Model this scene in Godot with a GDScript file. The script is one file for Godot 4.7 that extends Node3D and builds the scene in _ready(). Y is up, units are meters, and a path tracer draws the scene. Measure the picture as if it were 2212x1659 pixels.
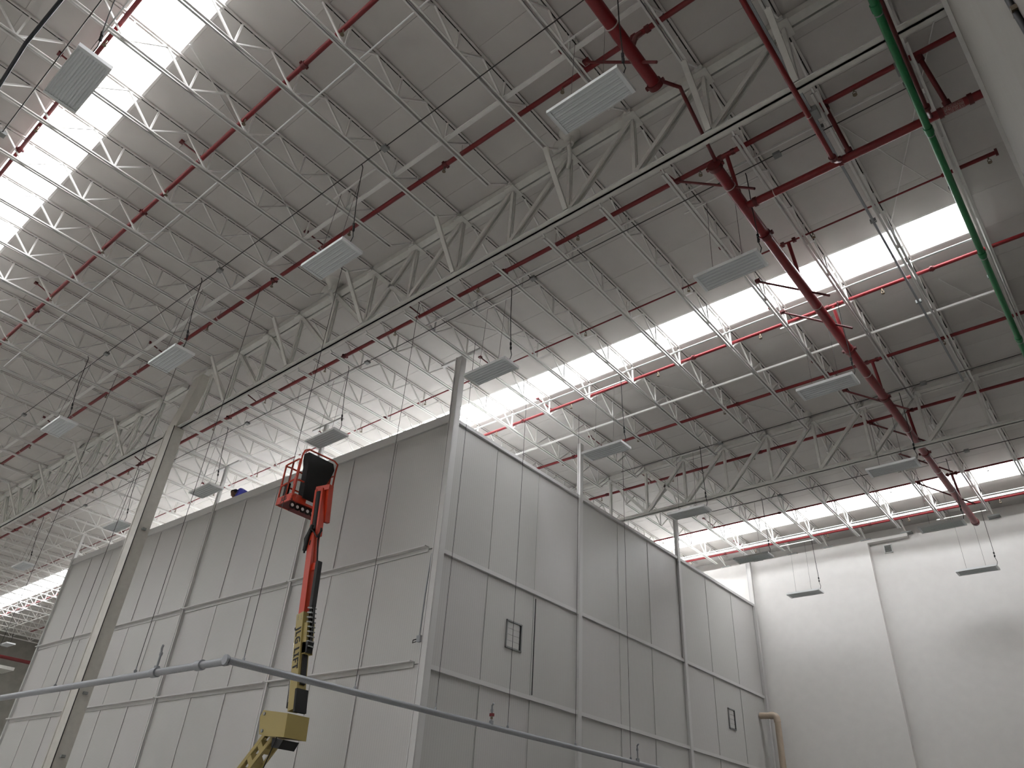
extends Node3D
# Warehouse interior looking up: X runs along the girders, Y is up, Z runs along the joists.
# Heights in the code are given above the camera (eye height EYE over the floor).

const EYE := 1.6
const ROOF := 12.5          # underside of the roof panels
const JB := 11.84           # underside of joist bottom chords
const GB := 10.68           # underside of girder bottom chords
const BOX_H := 10.08        # top of the enclosure
const JX0 := 1.55
const JS := 1.508
const LEFT_END := 64.0

var used := {}
var M := {}

# ------------------------------------------------------------------ helpers
func V(x: float, h: float, z: float) -> Vector3:
	return Vector3(x, h + EYE, z)

func numbered(n: String) -> String:
	if not used.has(n):
		used[n] = 0
		return n
	used[n] += 1
	return "%s_%03d" % [n, used[n]]

func tag(o: Node, label: String, category: String, group := "") -> void:
	o.set_meta("label", label)
	o.set_meta("category", category)
	if group != "":
		o.set_meta("group", group)

func thing(called: String, label: String, category: String, at := Vector3.ZERO, group := "") -> Node3D:
	var o := Node3D.new()
	o.name = numbered(called)
	add_child(o)
	o.position = at
	tag(o, label, category, group)
	return o

func mesh_of(st: SurfaceTool) -> ArrayMesh:
	return st.commit()

func node(called: String, mesh: Mesh, mat: Material, parent: Node, at := Vector3.ZERO) -> MeshInstance3D:
	var o := MeshInstance3D.new()
	o.mesh = mesh
	o.material_override = mat
	o.name = called if parent != self else numbered(called)
	o.cast_shadow = GeometryInstance3D.SHADOW_CASTING_SETTING_ON
	parent.add_child(o, true)
	o.position = at
	return o

func part(called: String, st: SurfaceTool, mat: Material, parent: Node) -> MeshInstance3D:
	return node(called, mesh_of(st), mat, parent)

func struct(called: String, st: SurfaceTool, mat: Material) -> MeshInstance3D:
	var o := node(called, mesh_of(st), mat, self)
	o.set_meta("kind", "structure")
	return o

func S() -> SurfaceTool:
	var st := SurfaceTool.new()
	st.begin(Mesh.PRIMITIVE_TRIANGLES)
	return st

func vert(st: SurfaceTool, p: Vector3, n: Vector3, uv: Vector2) -> void:
	st.set_normal(n)
	st.set_uv(uv)
	st.add_vertex(p)

func quad(st: SurfaceTool, a: Vector3, b: Vector3, c: Vector3, d: Vector3, n: Vector3) -> void:
	var u := (b - a).length()
	var v := (d - a).length()
	var ua := Vector2(0, 0); var ub := Vector2(u, 0); var uc := Vector2(u, v); var ud := Vector2(0, v)
	if (b - a).cross(c - a).dot(n) > 0.0:
		vert(st, a, n, ua); vert(st, c, n, uc); vert(st, b, n, ub)
		vert(st, a, n, ua); vert(st, d, n, ud); vert(st, c, n, uc)
	else:
		vert(st, a, n, ua); vert(st, b, n, ub); vert(st, c, n, uc)
		vert(st, a, n, ua); vert(st, c, n, uc); vert(st, d, n, ud)

func frame_box(st: SurfaceTool, c: Vector3, ex: Vector3, ey: Vector3, ez: Vector3) -> void:
	# c centre, ex ey ez half vectors
	var p := []
	for i in 8:
		p.append(c + ex * (1.0 if i & 1 else -1.0) + ey * (1.0 if i & 2 else -1.0) + ez * (1.0 if i & 4 else -1.0))
	quad(st, p[0], p[4], p[6], p[2], -ex.normalized())
	quad(st, p[1], p[5], p[7], p[3], ex.normalized())
	quad(st, p[0], p[1], p[5], p[4], -ey.normalized())
	quad(st, p[2], p[3], p[7], p[6], ey.normalized())
	quad(st, p[0], p[1], p[3], p[2], -ez.normalized())
	quad(st, p[4], p[5], p[7], p[6], ez.normalized())

func box(st: SurfaceTool, lo: Vector3, hi: Vector3) -> void:
	var c := (lo + hi) * 0.5
	var e := (hi - lo) * 0.5
	frame_box(st, c, Vector3(e.x, 0, 0), Vector3(0, e.y, 0), Vector3(0, 0, e.z))

func bar(st: SurfaceTool, a: Vector3, b: Vector3, w: float, t: float, up := Vector3.UP) -> void:
	# bar from a to b, width w sideways, thickness t along up
	var d := (b - a).normalized()
	if absf(d.dot(up)) > 0.97:
		up = Vector3(1, 0, 0) if absf(d.x) < 0.5 else Vector3(0, 0, 1)
	var s := d.cross(up).normalized()
	var u := s.cross(d).normalized()
	frame_box(st, (a + b) * 0.5, d * (a.distance_to(b) * 0.5), s * (w * 0.5), u * (t * 0.5))

func tube(st: SurfaceTool, pts: Array, r: float, n := 10, caps := true) -> void:
	var m := pts.size()
	var rings := []
	var prev_s := Vector3.ZERO
	for i in m:
		var d: Vector3
		if i == 0: d = (pts[1] - pts[0]).normalized()
		elif i == m - 1: d = (pts[m - 1] - pts[m - 2]).normalized()
		else: d = ((pts[i + 1] - pts[i]).normalized() + (pts[i] - pts[i - 1]).normalized()).normalized()
		var s: Vector3
		if i == 0:
			var up := Vector3.UP if absf(d.y) < 0.9 else Vector3(1, 0, 0)
			s = d.cross(up).normalized()
		else:
			s = (prev_s - d * prev_s.dot(d)).normalized()
		prev_s = s
		var u := s.cross(d)
		var ring := []
		for k in n:
			var a := TAU * k / n
			ring.append(s * cos(a) + u * sin(a))
		rings.append(ring)
	for i in m - 1:
		for k in n:
			var k2 := (k + 1) % n
			var a: Vector3 = pts[i] + rings[i][k] * r
			var b: Vector3 = pts[i] + rings[i][k2] * r
			var c: Vector3 = pts[i + 1] + rings[i + 1][k2] * r
			var d2: Vector3 = pts[i + 1] + rings[i + 1][k] * r
			var nn: Vector3 = rings[i][k] + rings[i][k2]
			var order := [[a, rings[i][k]], [b, rings[i][k2]], [c, rings[i + 1][k2]], [a, rings[i][k]], [c, rings[i + 1][k2]], [d2, rings[i + 1][k]]]
			if (b - a).cross(c - a).dot(nn) > 0.0:
				order = [order[0], order[2], order[1], order[3], order[5], order[4]]
			for q in order:
				vert(st, q[0], q[1], Vector2(0, 0))
	if caps:
		for e in [0, m - 1]:
			var nrm: Vector3 = (pts[0] - pts[1]).normalized() if e == 0 else (pts[m - 1] - pts[m - 2]).normalized()
			for k in n:
				var k2 := (k + 1) % n
				var a2: Vector3 = pts[e]
				var b2: Vector3 = pts[e] + rings[e][k] * r
				var c2: Vector3 = pts[e] + rings[e][k2] * r
				if (b2 - a2).cross(c2 - a2).dot(nrm) > 0.0:
					var tmp := b2; b2 = c2; c2 = tmp
				vert(st, a2, nrm, Vector2.ZERO); vert(st, b2, nrm, Vector2.ZERO); vert(st, c2, nrm, Vector2.ZERO)

func disc(st: SurfaceTool, c: Vector3, axis: Vector3, r: float, t: float, n := 16) -> void:
	tube(st, [c - axis.normalized() * t * 0.5, c + axis.normalized() * t * 0.5], r, n)

func lathe(st: SurfaceTool, c: Vector3, prof: Array, n := 16) -> void:
	# prof: Vector2(r, y) list, about the vertical axis
	for i in prof.size() - 1:
		var p: Vector2 = prof[i]; var q: Vector2 = prof[i + 1]
		var nr := Vector2(q.y - p.y, -(q.x - p.x)).normalized()
		for k in n:
			var a0 := TAU * k / n; var a1 := TAU * (k + 1) / n
			var d0 := Vector3(cos(a0), 0, sin(a0)); var d1 := Vector3(cos(a1), 0, sin(a1))
			var A := c + d0 * p.x + Vector3.UP * p.y; var B := c + d1 * p.x + Vector3.UP * p.y
			var C := c + d1 * q.x + Vector3.UP * q.y; var D := c + d0 * q.x + Vector3.UP * q.y
			var n0 := d0 * nr.x + Vector3.UP * nr.y; var n1 := d1 * nr.x + Vector3.UP * nr.y
			vert(st, A, n0, Vector2.ZERO); vert(st, B, n1, Vector2.ZERO); vert(st, C, n1, Vector2.ZERO)
			vert(st, A, n0, Vector2.ZERO); vert(st, C, n1, Vector2.ZERO); vert(st, D, n0, Vector2.ZERO)

func prism(st: SurfaceTool, poly: Array, ext: Vector3) -> void:
	# planar polygon (Vector3 list, convex or mildly concave fan) extruded by ext
	var n := ext.normalized()
	var cen := Vector3.ZERO
	for p in poly: cen += p
	cen /= poly.size()
	for i in poly.size():
		var a: Vector3 = poly[i]; var b: Vector3 = poly[(i + 1) % poly.size()]
		for e in [0, 1]:
			var off := ext * float(e)
			var nn := n if e == 1 else -n
			var p1 := cen + off; var p2 := a + off; var p3 := b + off
			if (p2 - p1).cross(p3 - p1).dot(nn) > 0.0:
				var t := p2; p2 = p3; p3 = t
			vert(st, p1, nn, Vector2.ZERO); vert(st, p2, nn, Vector2.ZERO); vert(st, p3, nn, Vector2.ZERO)
		var mid := (a + b) * 0.5
		var sn := (b - a).cross(ext).normalized()
		if sn.dot(mid - cen) < 0.0: sn = -sn
		quad(st, a, b, b + ext, a + ext, sn)

func nth(n: int) -> String:
	var s := "th"
	if n % 100 < 11 or n % 100 > 13:
		if n % 10 == 1: s = "st"
		elif n % 10 == 2: s = "nd"
		elif n % 10 == 3: s = "rd"
	return "%d%s" % [n, s]

# ------------------------------------------------------------------ materials
func mat(c: Color, rough := 0.6, metal := 0.0) -> StandardMaterial3D:
	var m := StandardMaterial3D.new()
	m.albedo_color = c
	m.roughness = rough
	m.metallic = metal
	return m

func noisy(c: Color, amp: float, freq: float, scale: float, rough := 0.7, seed_ := 1, bump := 0.0) -> StandardMaterial3D:
	# gentle mottling in world space
	var m := mat(Color.WHITE, rough)
	var nz := FastNoiseLite.new()
	nz.seed = seed_
	nz.frequency = freq
	nz.fractal_octaves = 4
	var t := NoiseTexture2D.new()
	t.width = 512; t.height = 512; t.seamless = true; t.noise = nz
	var g := Gradient.new()
	g.set_color(0, Color(c.r * (1.0 - amp), c.g * (1.0 - amp), c.b * (1.0 - amp)))
	g.set_color(1, Color(minf(c.r * (1.0 + amp), 1), minf(c.g * (1.0 + amp), 1), minf(c.b * (1.0 + amp), 1)))
	t.color_ramp = g
	m.albedo_texture = t
	m.uv1_triplanar = true
	m.uv1_world_triplanar = true
	m.uv1_scale = Vector3.ONE * scale
	if bump > 0.0:
		var t2 := NoiseTexture2D.new()
		t2.width = 512; t2.height = 512; t2.seamless = true; t2.noise = nz
		t2.as_normal_map = true; t2.bump_strength = bump
		m.normal_enabled = true
		m.normal_texture = t2
	return m

func ribbed(c: Color, pitch: float, rough: float) -> StandardMaterial3D:
	# fine vertical flutes of multiwall sheet; UV u runs across the sheet in metres
	var m := mat(Color.WHITE, rough)
	var w := 64
	var img := Image.create(w, 4, false, Image.FORMAT_RGB8)
	var hgt := Image.create(w, 4, false, Image.FORMAT_L8)
	for x in w:
		var ph := float(x) / w
		var line := 0.93 if (ph < 0.06 or ph > 0.94) else 1.0
		var hv := 0.5 + 0.5 * cos(ph * TAU)
		for y in 4:
			img.set_pixel(x, y, Color(c.r * line, c.g * line, c.b * line))
			hgt.set_pixel(x, y, Color(hv, hv, hv))
	m.albedo_texture = ImageTexture.create_from_image(img)
	hgt.bump_map_to_normal_map(1.5)
	m.normal_enabled = true
	m.normal_texture = ImageTexture.create_from_image(hgt)
	m.normal_scale = 0.35
	m.uv1_scale = Vector3(1.0 / pitch, 1.0, 1.0)
	return m

func make_materials() -> void:
	M.steel = noisy(Color(0.86, 0.855, 0.84), 0.02, 0.02, 0.4, 0.5, 3)
	M.girder = noisy(Color(0.81, 0.805, 0.78), 0.03, 0.02, 0.4, 0.5, 4)
	M.column = noisy(Color(0.745, 0.735, 0.70), 0.03, 0.02, 0.4, 0.55, 14)
	M.deck = [noisy(Color(0.775, 0.762, 0.745), 0.018, 0.012, 0.15, 0.75, 5), noisy(Color(0.785, 0.772, 0.755), 0.018, 0.012, 0.15, 0.75, 6), noisy(Color(0.765, 0.752, 0.733), 0.018, 0.012, 0.15, 0.75, 7)]
	M.wall = noisy(Color(0.87, 0.86, 0.845), 0.012, 0.02, 0.2, 0.8, 8)
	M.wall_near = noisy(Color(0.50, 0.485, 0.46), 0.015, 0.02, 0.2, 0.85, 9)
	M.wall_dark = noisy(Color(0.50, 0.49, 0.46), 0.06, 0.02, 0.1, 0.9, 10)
	M.floor = noisy(Color(0.70, 0.69, 0.67), 0.06, 0.02, 0.2, 0.5, 11)
	M.panel = [ribbed(Color(0.745, 0.74, 0.725), 0.075, 0.42), ribbed(Color(0.74, 0.735, 0.72), 0.075, 0.42), ribbed(Color(0.75, 0.742, 0.73), 0.075, 0.42)]
	M.alu = mat(Color(0.79, 0.785, 0.775), 0.5, 0.05)
	M.boxtop = noisy(Color(0.94, 0.94, 0.935), 0.015, 0.02, 0.2, 0.6, 12)
	M.red = mat(Color(0.45, 0.05, 0.08), 0.38)
	M.red_dark = mat(Color(0.35, 0.045, 0.06), 0.5)
	M.primer = mat(Color(0.74, 0.70, 0.69), 0.7)
	M.green = mat(Color(0.08, 0.42, 0.23), 0.4)
	M.galv = noisy(Color(0.58, 0.59, 0.60), 0.22, 0.08, 2.0, 0.45, 13)
	M.galv.metallic = 0.35
	M.black = mat(Color(0.05, 0.05, 0.05), 0.6)
	M.cable = mat(Color(0.09, 0.085, 0.08), 0.7)
	M.shade_strip = mat(Color(0.16, 0.15, 0.135), 0.8)  # dark tone painting the shade in the joist slots
	M.wire = mat(Color(0.25, 0.24, 0.23), 0.5, 0.5)
	M.blue_cable = mat(Color(0.03, 0.06, 0.10), 0.5)
	M.fixture = mat(Color(0.85, 0.855, 0.85), 0.45)
	M.louvre = mat(Color(0.83, 0.845, 0.85), 0.4)
	M.slot = mat(Color(0.82, 0.83, 0.83), 0.4)
	M.tube_lamp = mat(Color(0.85, 0.85, 0.83), 0.3)
	M.jbox = mat(Color(0.55, 0.56, 0.55), 0.5, 0.3)
	M.brass = mat(Color(0.45, 0.40, 0.33), 0.4, 0.6)
	M.orange = mat(Color(0.73, 0.20, 0.075), 0.4)
	M.cream = mat(Color(0.62, 0.555, 0.335), 0.4)
	M.chrome = mat(Color(0.85, 0.84, 0.82), 0.12, 1.0)
	M.tarp = mat(Color(0.055, 0.06, 0.065), 0.75)
	M.pvc = mat(Color(0.68, 0.62, 0.55), 0.5)
	M.rubber = mat(Color(0.06, 0.06, 0.06), 0.9)
	M.skin = mat(Color(0.35, 0.24, 0.18), 0.6)
	M.hair = mat(Color(0.13, 0.11, 0.09), 0.8)
	M.shirt = mat(Color(0.16, 0.17, 0.50), 0.8)
	M.pants = mat(Color(0.10, 0.11, 0.18), 0.85)
	var g := mat(Color(0.95, 0.97, 1.0, 0.12), 0.05)
	g.transparency = BaseMaterial3D.TRANSPARENCY_ALPHA
	M.pane = g

# ------------------------------------------------------------------ main
func _ready() -> void:
	set_camera_and_light()
	make_materials()
	build_shell()
	build_skylights()
	build_column()
	build_girders()
	build_joists()
	build_enclosure()
	build_braces_and_conduits()
	build_sprinklers()
	build_main_pipes()
	build_fixtures()
	build_overhead_pipe()
	build_boom_lift()
	build_person()
	build_wall_details()

func set_camera_and_light() -> void:
	var cam := Camera3D.new()
	cam.name = "camera"
	add_child(cam)
	var right := Vector3(-0.76709, 0.059155, 0.638806)
	var down := Vector3(0.317049, -0.830688, 0.457642)
	var fwd := Vector3(0.557721, 0.553586, 0.618458)
	cam.transform = Transform3D(Basis(right, -down, -fwd).orthonormalized(), Vector3(0, EYE, 0))
	cam.fov = rad_to_deg(2.0 * atan(829.5 / 1591.8))
	cam.near = 0.05
	cam.far = 300.0
	cam.current = true
	var we := WorldEnvironment.new()
	we.name = "environment"
	var env := Environment.new()
	var sky := Sky.new()
	var sm := ProceduralSkyMaterial.new()
	# bright even overcast
	sm.sky_top_color = Color(0.98, 0.985, 1.0)
	sm.sky_horizon_color = Color(0.97, 0.97, 0.97)
	sm.ground_bottom_color = Color(0.45, 0.44, 0.42)
	sm.ground_horizon_color = Color(0.80, 0.79, 0.78)
	sm.sky_energy_multiplier = 1.0
	sm.sun_angle_max = 0.0
	sky.sky_material = sm
	env.background_mode = Environment.BG_SKY
	env.sky = sky
	env.background_energy_multiplier = 10.0
	env.tonemap_mode = Environment.TONE_MAPPER_LINEAR
	env.tonemap_exposure = 1.82
	env.sdfgi_enabled = true
	env.ssao_enabled = true
	env.ssil_enabled = true
	we.environment = env
	add_child(we)

# ------------------------------------------------------------------ shell
const SKY_Z := [[-12.75, -11.65], [0.68, 1.73], [14.05, 15.12], [27.15, 28.3]]
const SKY_X0 := 0.22
const SKY_X1 := 61.0
const Z_BACK := -18.0
const Z_FAR := 30.45

func build_shell() -> void:
	var f := S()
	box(f, V(-3, -EYE - 0.3, Z_BACK - 0.5), V(LEFT_END + 0.5, -EYE, Z_FAR + 1.0))
	struct("floor", f, M.floor)
	# roof: panels lie across the joists in strips with open joints, over a closed outer skin
	var c := S()
	var x0 := -2.6
	var x1 := LEFT_END + 0.4
	var zz := [Z_BACK - 0.4]
	for s in SKY_Z:
		zz.append(s[0] - 0.05); zz.append(s[1] + 0.05)
	zz.append(Z_FAR + 0.9)
	for i in range(0, zz.size(), 2):
		box(c, V(x0, ROOF + 0.05, zz[i]), V(x1, ROOF + 0.14, zz[i + 1]))
	for s in SKY_Z:
		box(c, V(x0, ROOF, s[0] - 0.05), V(SKY_X0 - 0.05, ROOF + 0.14, s[1] + 0.05))
		box(c, V(SKY_X1 + 0.05, ROOF, s[0] - 0.05), V(x1, ROOF + 0.14, s[1] + 0.05))
	var ceil_node := struct("ceiling", c, M.deck[0])
	var lens := [13.2, 13.2, 13.2, 13.2, 14.2]
	var count := 0
	for i in range(0, zz.size(), 2):
		var a: float = zz[i]
		var b: float = zz[i + 1]
		var n := int(round((b - a) / 1.12))
		for k in n:
			var za := a + (b - a) * k / n
			var zb := a + (b - a) * (k + 1) / n
			var xx := x0
			for j in lens.size():
				var xe: float = minf(xx + lens[j], x1)
				var p := S()
				box(p, V(xx + 0.004, ROOF, za + 0.0025), V(xe - 0.004, ROOF + 0.05, zb - 0.0025))
				part("roof_panel", p, M.deck[(k * 7 + j * 3 + i) % 3], ceil_node)
				count += 1
				xx = xe
	# far wall: recessed face on the right, thicker part on the left, parapet band above the bearing ledge
	var w := S()
	box(w, V(-2.6, -EYE, Z_FAR), V(7.55, 11.98, Z_FAR + 0.35))
	box(w, V(7.55, -EYE, 30.2), V(LEFT_END + 0.4, 11.98, Z_FAR + 0.35))
	box(w, V(-2.6, 11.98, Z_FAR + 0.35), V(LEFT_END + 0.4, ROOF + 0.05, Z_FAR + 0.6))
	box(w, V(-2.6, -EYE, Z_FAR + 0.35), V(LEFT_END + 0.4, 11.98, Z_FAR + 0.6))
	box(w, V(6.05, 11.86, 30.2), V(7.55, 11.98, Z_FAR))
	struct("wall_far", w, M.wall)
	# right wall close beside the camera: low wall with capping, and the outer wall behind it up to the roof
	var r := S()
	var top := 10.38
	var foot := [Vector2(-0.40, 1.8), Vector2(-0.40, 3.5), Vector2(-0.616, 7.86), Vector2(-0.82, 12.0), Vector2(-0.98, 16.0), Vector2(-0.98, Z_FAR)]
	for i in foot.size() - 1:
		var p: Vector2 = foot[i]; var q: Vector2 = foot[i + 1]
		var poly := [V(p.x, -EYE, p.y), V(q.x, -EYE, q.y), V(-2.35, -EYE, q.y), V(-2.35, -EYE, p.y)]
		prism(r, poly, Vector3(0, top + EYE, 0))
	box(r, V(-2.6, -EYE, Z_BACK - 0.5), V(-2.3, ROOF + 0.05, Z_FAR + 0.6))
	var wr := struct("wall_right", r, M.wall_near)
	var cap := S()
	for i in foot.size() - 1:
		var p: Vector2 = foot[i]; var q: Vector2 = foot[i + 1]
		bar(cap, V(p.x + 0.0, top + 0.02, p.y), V(q.x + 0.0, top + 0.02, q.y), 0.12, 0.05)
	part("capping", cap, M.steel, wr)
	var l := S()
	box(l, V(LEFT_END, -EYE, Z_BACK - 0.5), V(LEFT_END + 0.4, ROOF + 0.05, Z_FAR + 0.6))
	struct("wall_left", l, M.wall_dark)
	var b2 := S()
	box(b2, V(-2.6, -EYE, Z_BACK - 0.5), V(LEFT_END + 0.4, ROOF + 0.05, Z_BACK - 0.1))
	struct("wall_near", b2, M.wall)

func build_skylights() -> void:
	var idx := 0
	for s in SKY_Z:
		idx += 1
		var z0: float = s[0]; var z1: float = s[1]
		var root := Node3D.new()
		root.name = "window_%d" % idx
		root.set_meta("kind", "structure")
		add_child(root)
		var k := S()
		box(k, V(SKY_X0, ROOF + 0.0, z0 - 0.05), V(SKY_X1, ROOF + 0.2, z0))
		box(k, V(SKY_X0, ROOF + 0.0, z1), V(SKY_X1, ROOF + 0.2, z1 + 0.05))
		box(k, V(SKY_X0 - 0.05, ROOF, z0 - 0.05), V(SKY_X0, ROOF + 0.2, z1 + 0.05))
		box(k, V(SKY_X1, ROOF, z0 - 0.05), V(SKY_X1 + 0.05, ROOF + 0.2, z1 + 0.05))
		part("curb", k, M.steel, root)
		var n := int(round((SKY_X1 - SKY_X0) / 3.02))
		var dx := (SKY_X1 - SKY_X0) / n
		var w := (z1 - z0) * 0.5
		var zc := (z0 + z1) * 0.5
		var pm := S()
		var seg := 8
		for i in seg:
			var a0 := PI * i / seg; var a1 := PI * (i + 1) / seg
			var p0 := Vector3(0, sin(a0) * 0.34, -cos(a0) * (w + 0.04)); var p1 := Vector3(0, sin(a1) * 0.34, -cos(a1) * (w + 0.04))
			var nn := Vector3(0, sin((a0 + a1) / 2), -cos((a0 + a1) / 2))
			var L := Vector3(dx, 0, 0)
			quad(pm, p0, p0 + L, p1 + L, p1, nn)
		var pane_mesh := pm.commit()
		var rm := S()
		var pts := []
		for i in 9:
			var a := PI * i / 8
			pts.append(Vector3(0, sin(a) * 0.33, -cos(a) * (w + 0.02)))
		tube(rm, pts, 0.022, 6)
		var rib_mesh := rm.commit()
		for i in n:
			node("pane", pane_mesh, M.pane, root, V(SKY_X0 + dx * i, ROOF + 0.2, zc))
			if i > 0:
				node("rib", rib_mesh, M.steel, root, V(SKY_X0 + dx * i, ROOF + 0.2, zc))

# ------------------------------------------------------------------ steel
func build_column() -> void:
	var t := thing("steel_column", "white painted steel column standing before the enclosure's long face", "column", V(20.92, -EYE, 8.0))
	var o := t.position
	var s := S()
	# H-shape boxed with web plate and flanges
	box(s, V(20.65, -EYE, 7.84) - o, V(20.69, GB, 8.17) - o)
	box(s, V(21.16, -EYE, 7.84) - o, V(21.2, GB, 8.17) - o)
	box(s, V(20.69, -EYE, 7.86) - o, V(21.16, GB, 7.90) - o)
	box(s, V(20.69, -EYE, 8.11) - o, V(21.16, GB, 8.15) - o)
	part("shaft", s, M.column, t)
	var hd := S()
	prism(hd, [V(20.62, GB, 7.86) - o, V(21.2, GB, 7.86) - o, V(20.75, 11.6, 7.86) - o, V(20.45, 12.33, 7.86) - o, V(19.95, 12.33, 7.86) - o, V(20.25, 11.5, 7.86) - o], Vector3(0, 0, 0.28))
	part("head_gusset", hd, M.column, t)
	var bp := S()
	box(bp, V(20.5, -EYE, 7.7) - o, V(21.35, -EYE + 0.03, 8.3) - o)
	part("base_plate", bp, M.girder, t)
	var cb := S()
	tube(cb, [V(20.63, -EYE, 7.83) - o, V(20.63, GB, 7.83) - o], 0.012, 6)
	part("cable", cb, M.cable, t)  # added dark line along the flange edge, drawn as a thin tube
	for hh in [3.1, 1.7, 7.4, 11.2]:
		var cl := S()
		bar(cl, V(20.62, hh, 7.99) - o, V(20.54, hh, 7.99) - o, 0.1, 0.06)
		part("clip", cl, M.jbox, t)

func build_girder(x_from: float, x_to: float, z: float, label: String, k0: int, k1: int, mid: float, knees: Array) -> void:
	var t := thing("roof_girder", label, "girder", V(x_from, GB, z))
	var o := t.position
	var a := S()
	box(a, V(x_from, 12.33, z - 0.15) - o, V(x_to, ROOF - 0.01, z + 0.02) - o)
	part("top_chord", a, M.girder, t)
	var a2 := S()
	box(a2, V(x_from, 12.33, z + 0.06) - o, V(x_to, ROOF - 0.01, z + 0.14) - o)
	part("top_chord", a2, M.girder, t)
	var b := S()
	box(b, V(x_from, GB, z - 0.11) - o, V(x_to, GB + 0.025, z - 0.008) - o)
	box(b, V(x_from, GB, z - 0.025) - o, V(x_to, GB + 0.12, z - 0.008) - o)
	part("bottom_chord", b, M.girder, t)
	var b2 := S()
	box(b2, V(x_from, GB, z + 0.008) - o, V(x_to, GB + 0.025, z + 0.11) - o)
	box(b2, V(x_from, GB, z + 0.008) - o, V(x_to, GB + 0.12, z + 0.025) - o)
	part("bottom_chord", b2, M.girder, t)
	for k in range(k0, k1 + 1):
		var x := JX0 + JS * k
		if x < x_from + 0.1 or x > x_to - 0.1: continue
		var v := S()
		bar(v, V(x, GB + 0.03, z - 0.03) - o, V(x, 12.4, z - 0.03) - o, 0.03, 0.07)
		bar(v, V(x, GB + 0.03, z + 0.045) - o, V(x, 12.4, z + 0.045) - o, 0.03, 0.07)
		part("vertical", v, M.girder, t)
		var xb := x + JS if x < mid else x - JS
		if xb > x_from - 0.5 and xb < x_to + 0.5:
			var d := S()
			for side in [-0.04, 0.05]:
				bar(d, V(x, 12.38, z + side) - o, V(xb, GB + 0.06, z + side) - o, 0.035, 0.1)
			part("diagonal", d, M.girder, t)
		# seat plate under the joist bearing
		var g := S()
		box(g, V(x - 0.13, 12.31, z - 0.19) - o, V(x + 0.13, 12.33, z + 0.18) - o)
		box(g, V(x - 0.07, 12.33, z - 0.22) - o, V(x + 0.07, 12.42, z - 0.15) - o)
		part("joist_seat", g, M.girder, t)
		if k in knees:
			var n := S()
			bar(n, V(x, 11.87, z - 0.82) - o, V(x, GB + 0.06, z - 0.1) - o, 0.1, 0.05)
			part("knee_brace", n, M.girder, t)

func build_girders() -> void:
	build_girder(-0.75, 20.66, 8.02, "white steel roof girder from the right wall to the white column", 0, 12, 11.0, [0, 1, 3, 5, 7, 9, 11])
	build_girder(21.2, 43.4, 8.02, "white steel roof girder running left of the white column", 13, 27, 32.5, [13, 15, 17, 19, 21])
	build_girder(-0.98, 20.9, 20.93, "white steel roof girder over the enclosure, crossed by the red main pipe", 0, 12, 11.0, [])
	build_girder(21.2, 43.4, 20.93, "white steel roof girder beyond the enclosure at far left", 13, 27, 32.5, [])
	# roof drain fittings beside the girders
	var spots := [[6.07, 7.75, "near the big light fixture"], [13.6, 7.75, "above the third light fixture of the near row"], [28.7, 7.75, "left of the white column"], [6.4, 20.6, "on the farther girder"]]
	for s in spots:
		var t := thing("roof_drain", "grey roof drain fitting under the deck " + s[2], "roof drain", V(s[0], 12.1, s[1]), "roof drain fittings")
		var bw := S()
		lathe(bw, Vector3(-0.25, 0.1, -0.1), [Vector2(0.02, 0.0), Vector2(0.09, 0.02), Vector2(0.12, 0.14), Vector2(0.2, 0.27), Vector2(0.23, 0.3)], 14)
		part("bowl", bw, M.girder, t)
		var pl := S()
		prism(pl, [Vector3(-0.36, 0.22, -0.16), Vector3(-0.12, 0.36, -0.16), Vector3(0.05, 0.36, -0.16), Vector3(0.16, 0.2, -0.16), Vector3(0.1, 0.02, -0.16), Vector3(-0.3, 0.05, -0.16)], Vector3(0, 0, 0.02))
		part("bracket_plate", pl, M.girder, t)
		var pp := S()
		tube(pp, [Vector3(-0.25, 0.12, -0.1), Vector3(-0.25, 0.02, -0.1), Vector3(-0.2, -0.04, 0.0), Vector3(-0.1, -0.08, 0.12), Vector3(0.0, -0.14, 0.2)], 0.045, 8)
		part("outlet_pipe", pp, M.girder, t)

func make_joist(x: float, bay: Dictionary, fine: bool, label: String) -> Node3D:
	var t := thing("roof_joist", label, "joist", V(x, JB, bay.t0), "white bar joists under the roof")
	fill_joist(t, bay, fine)
	return t

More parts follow.
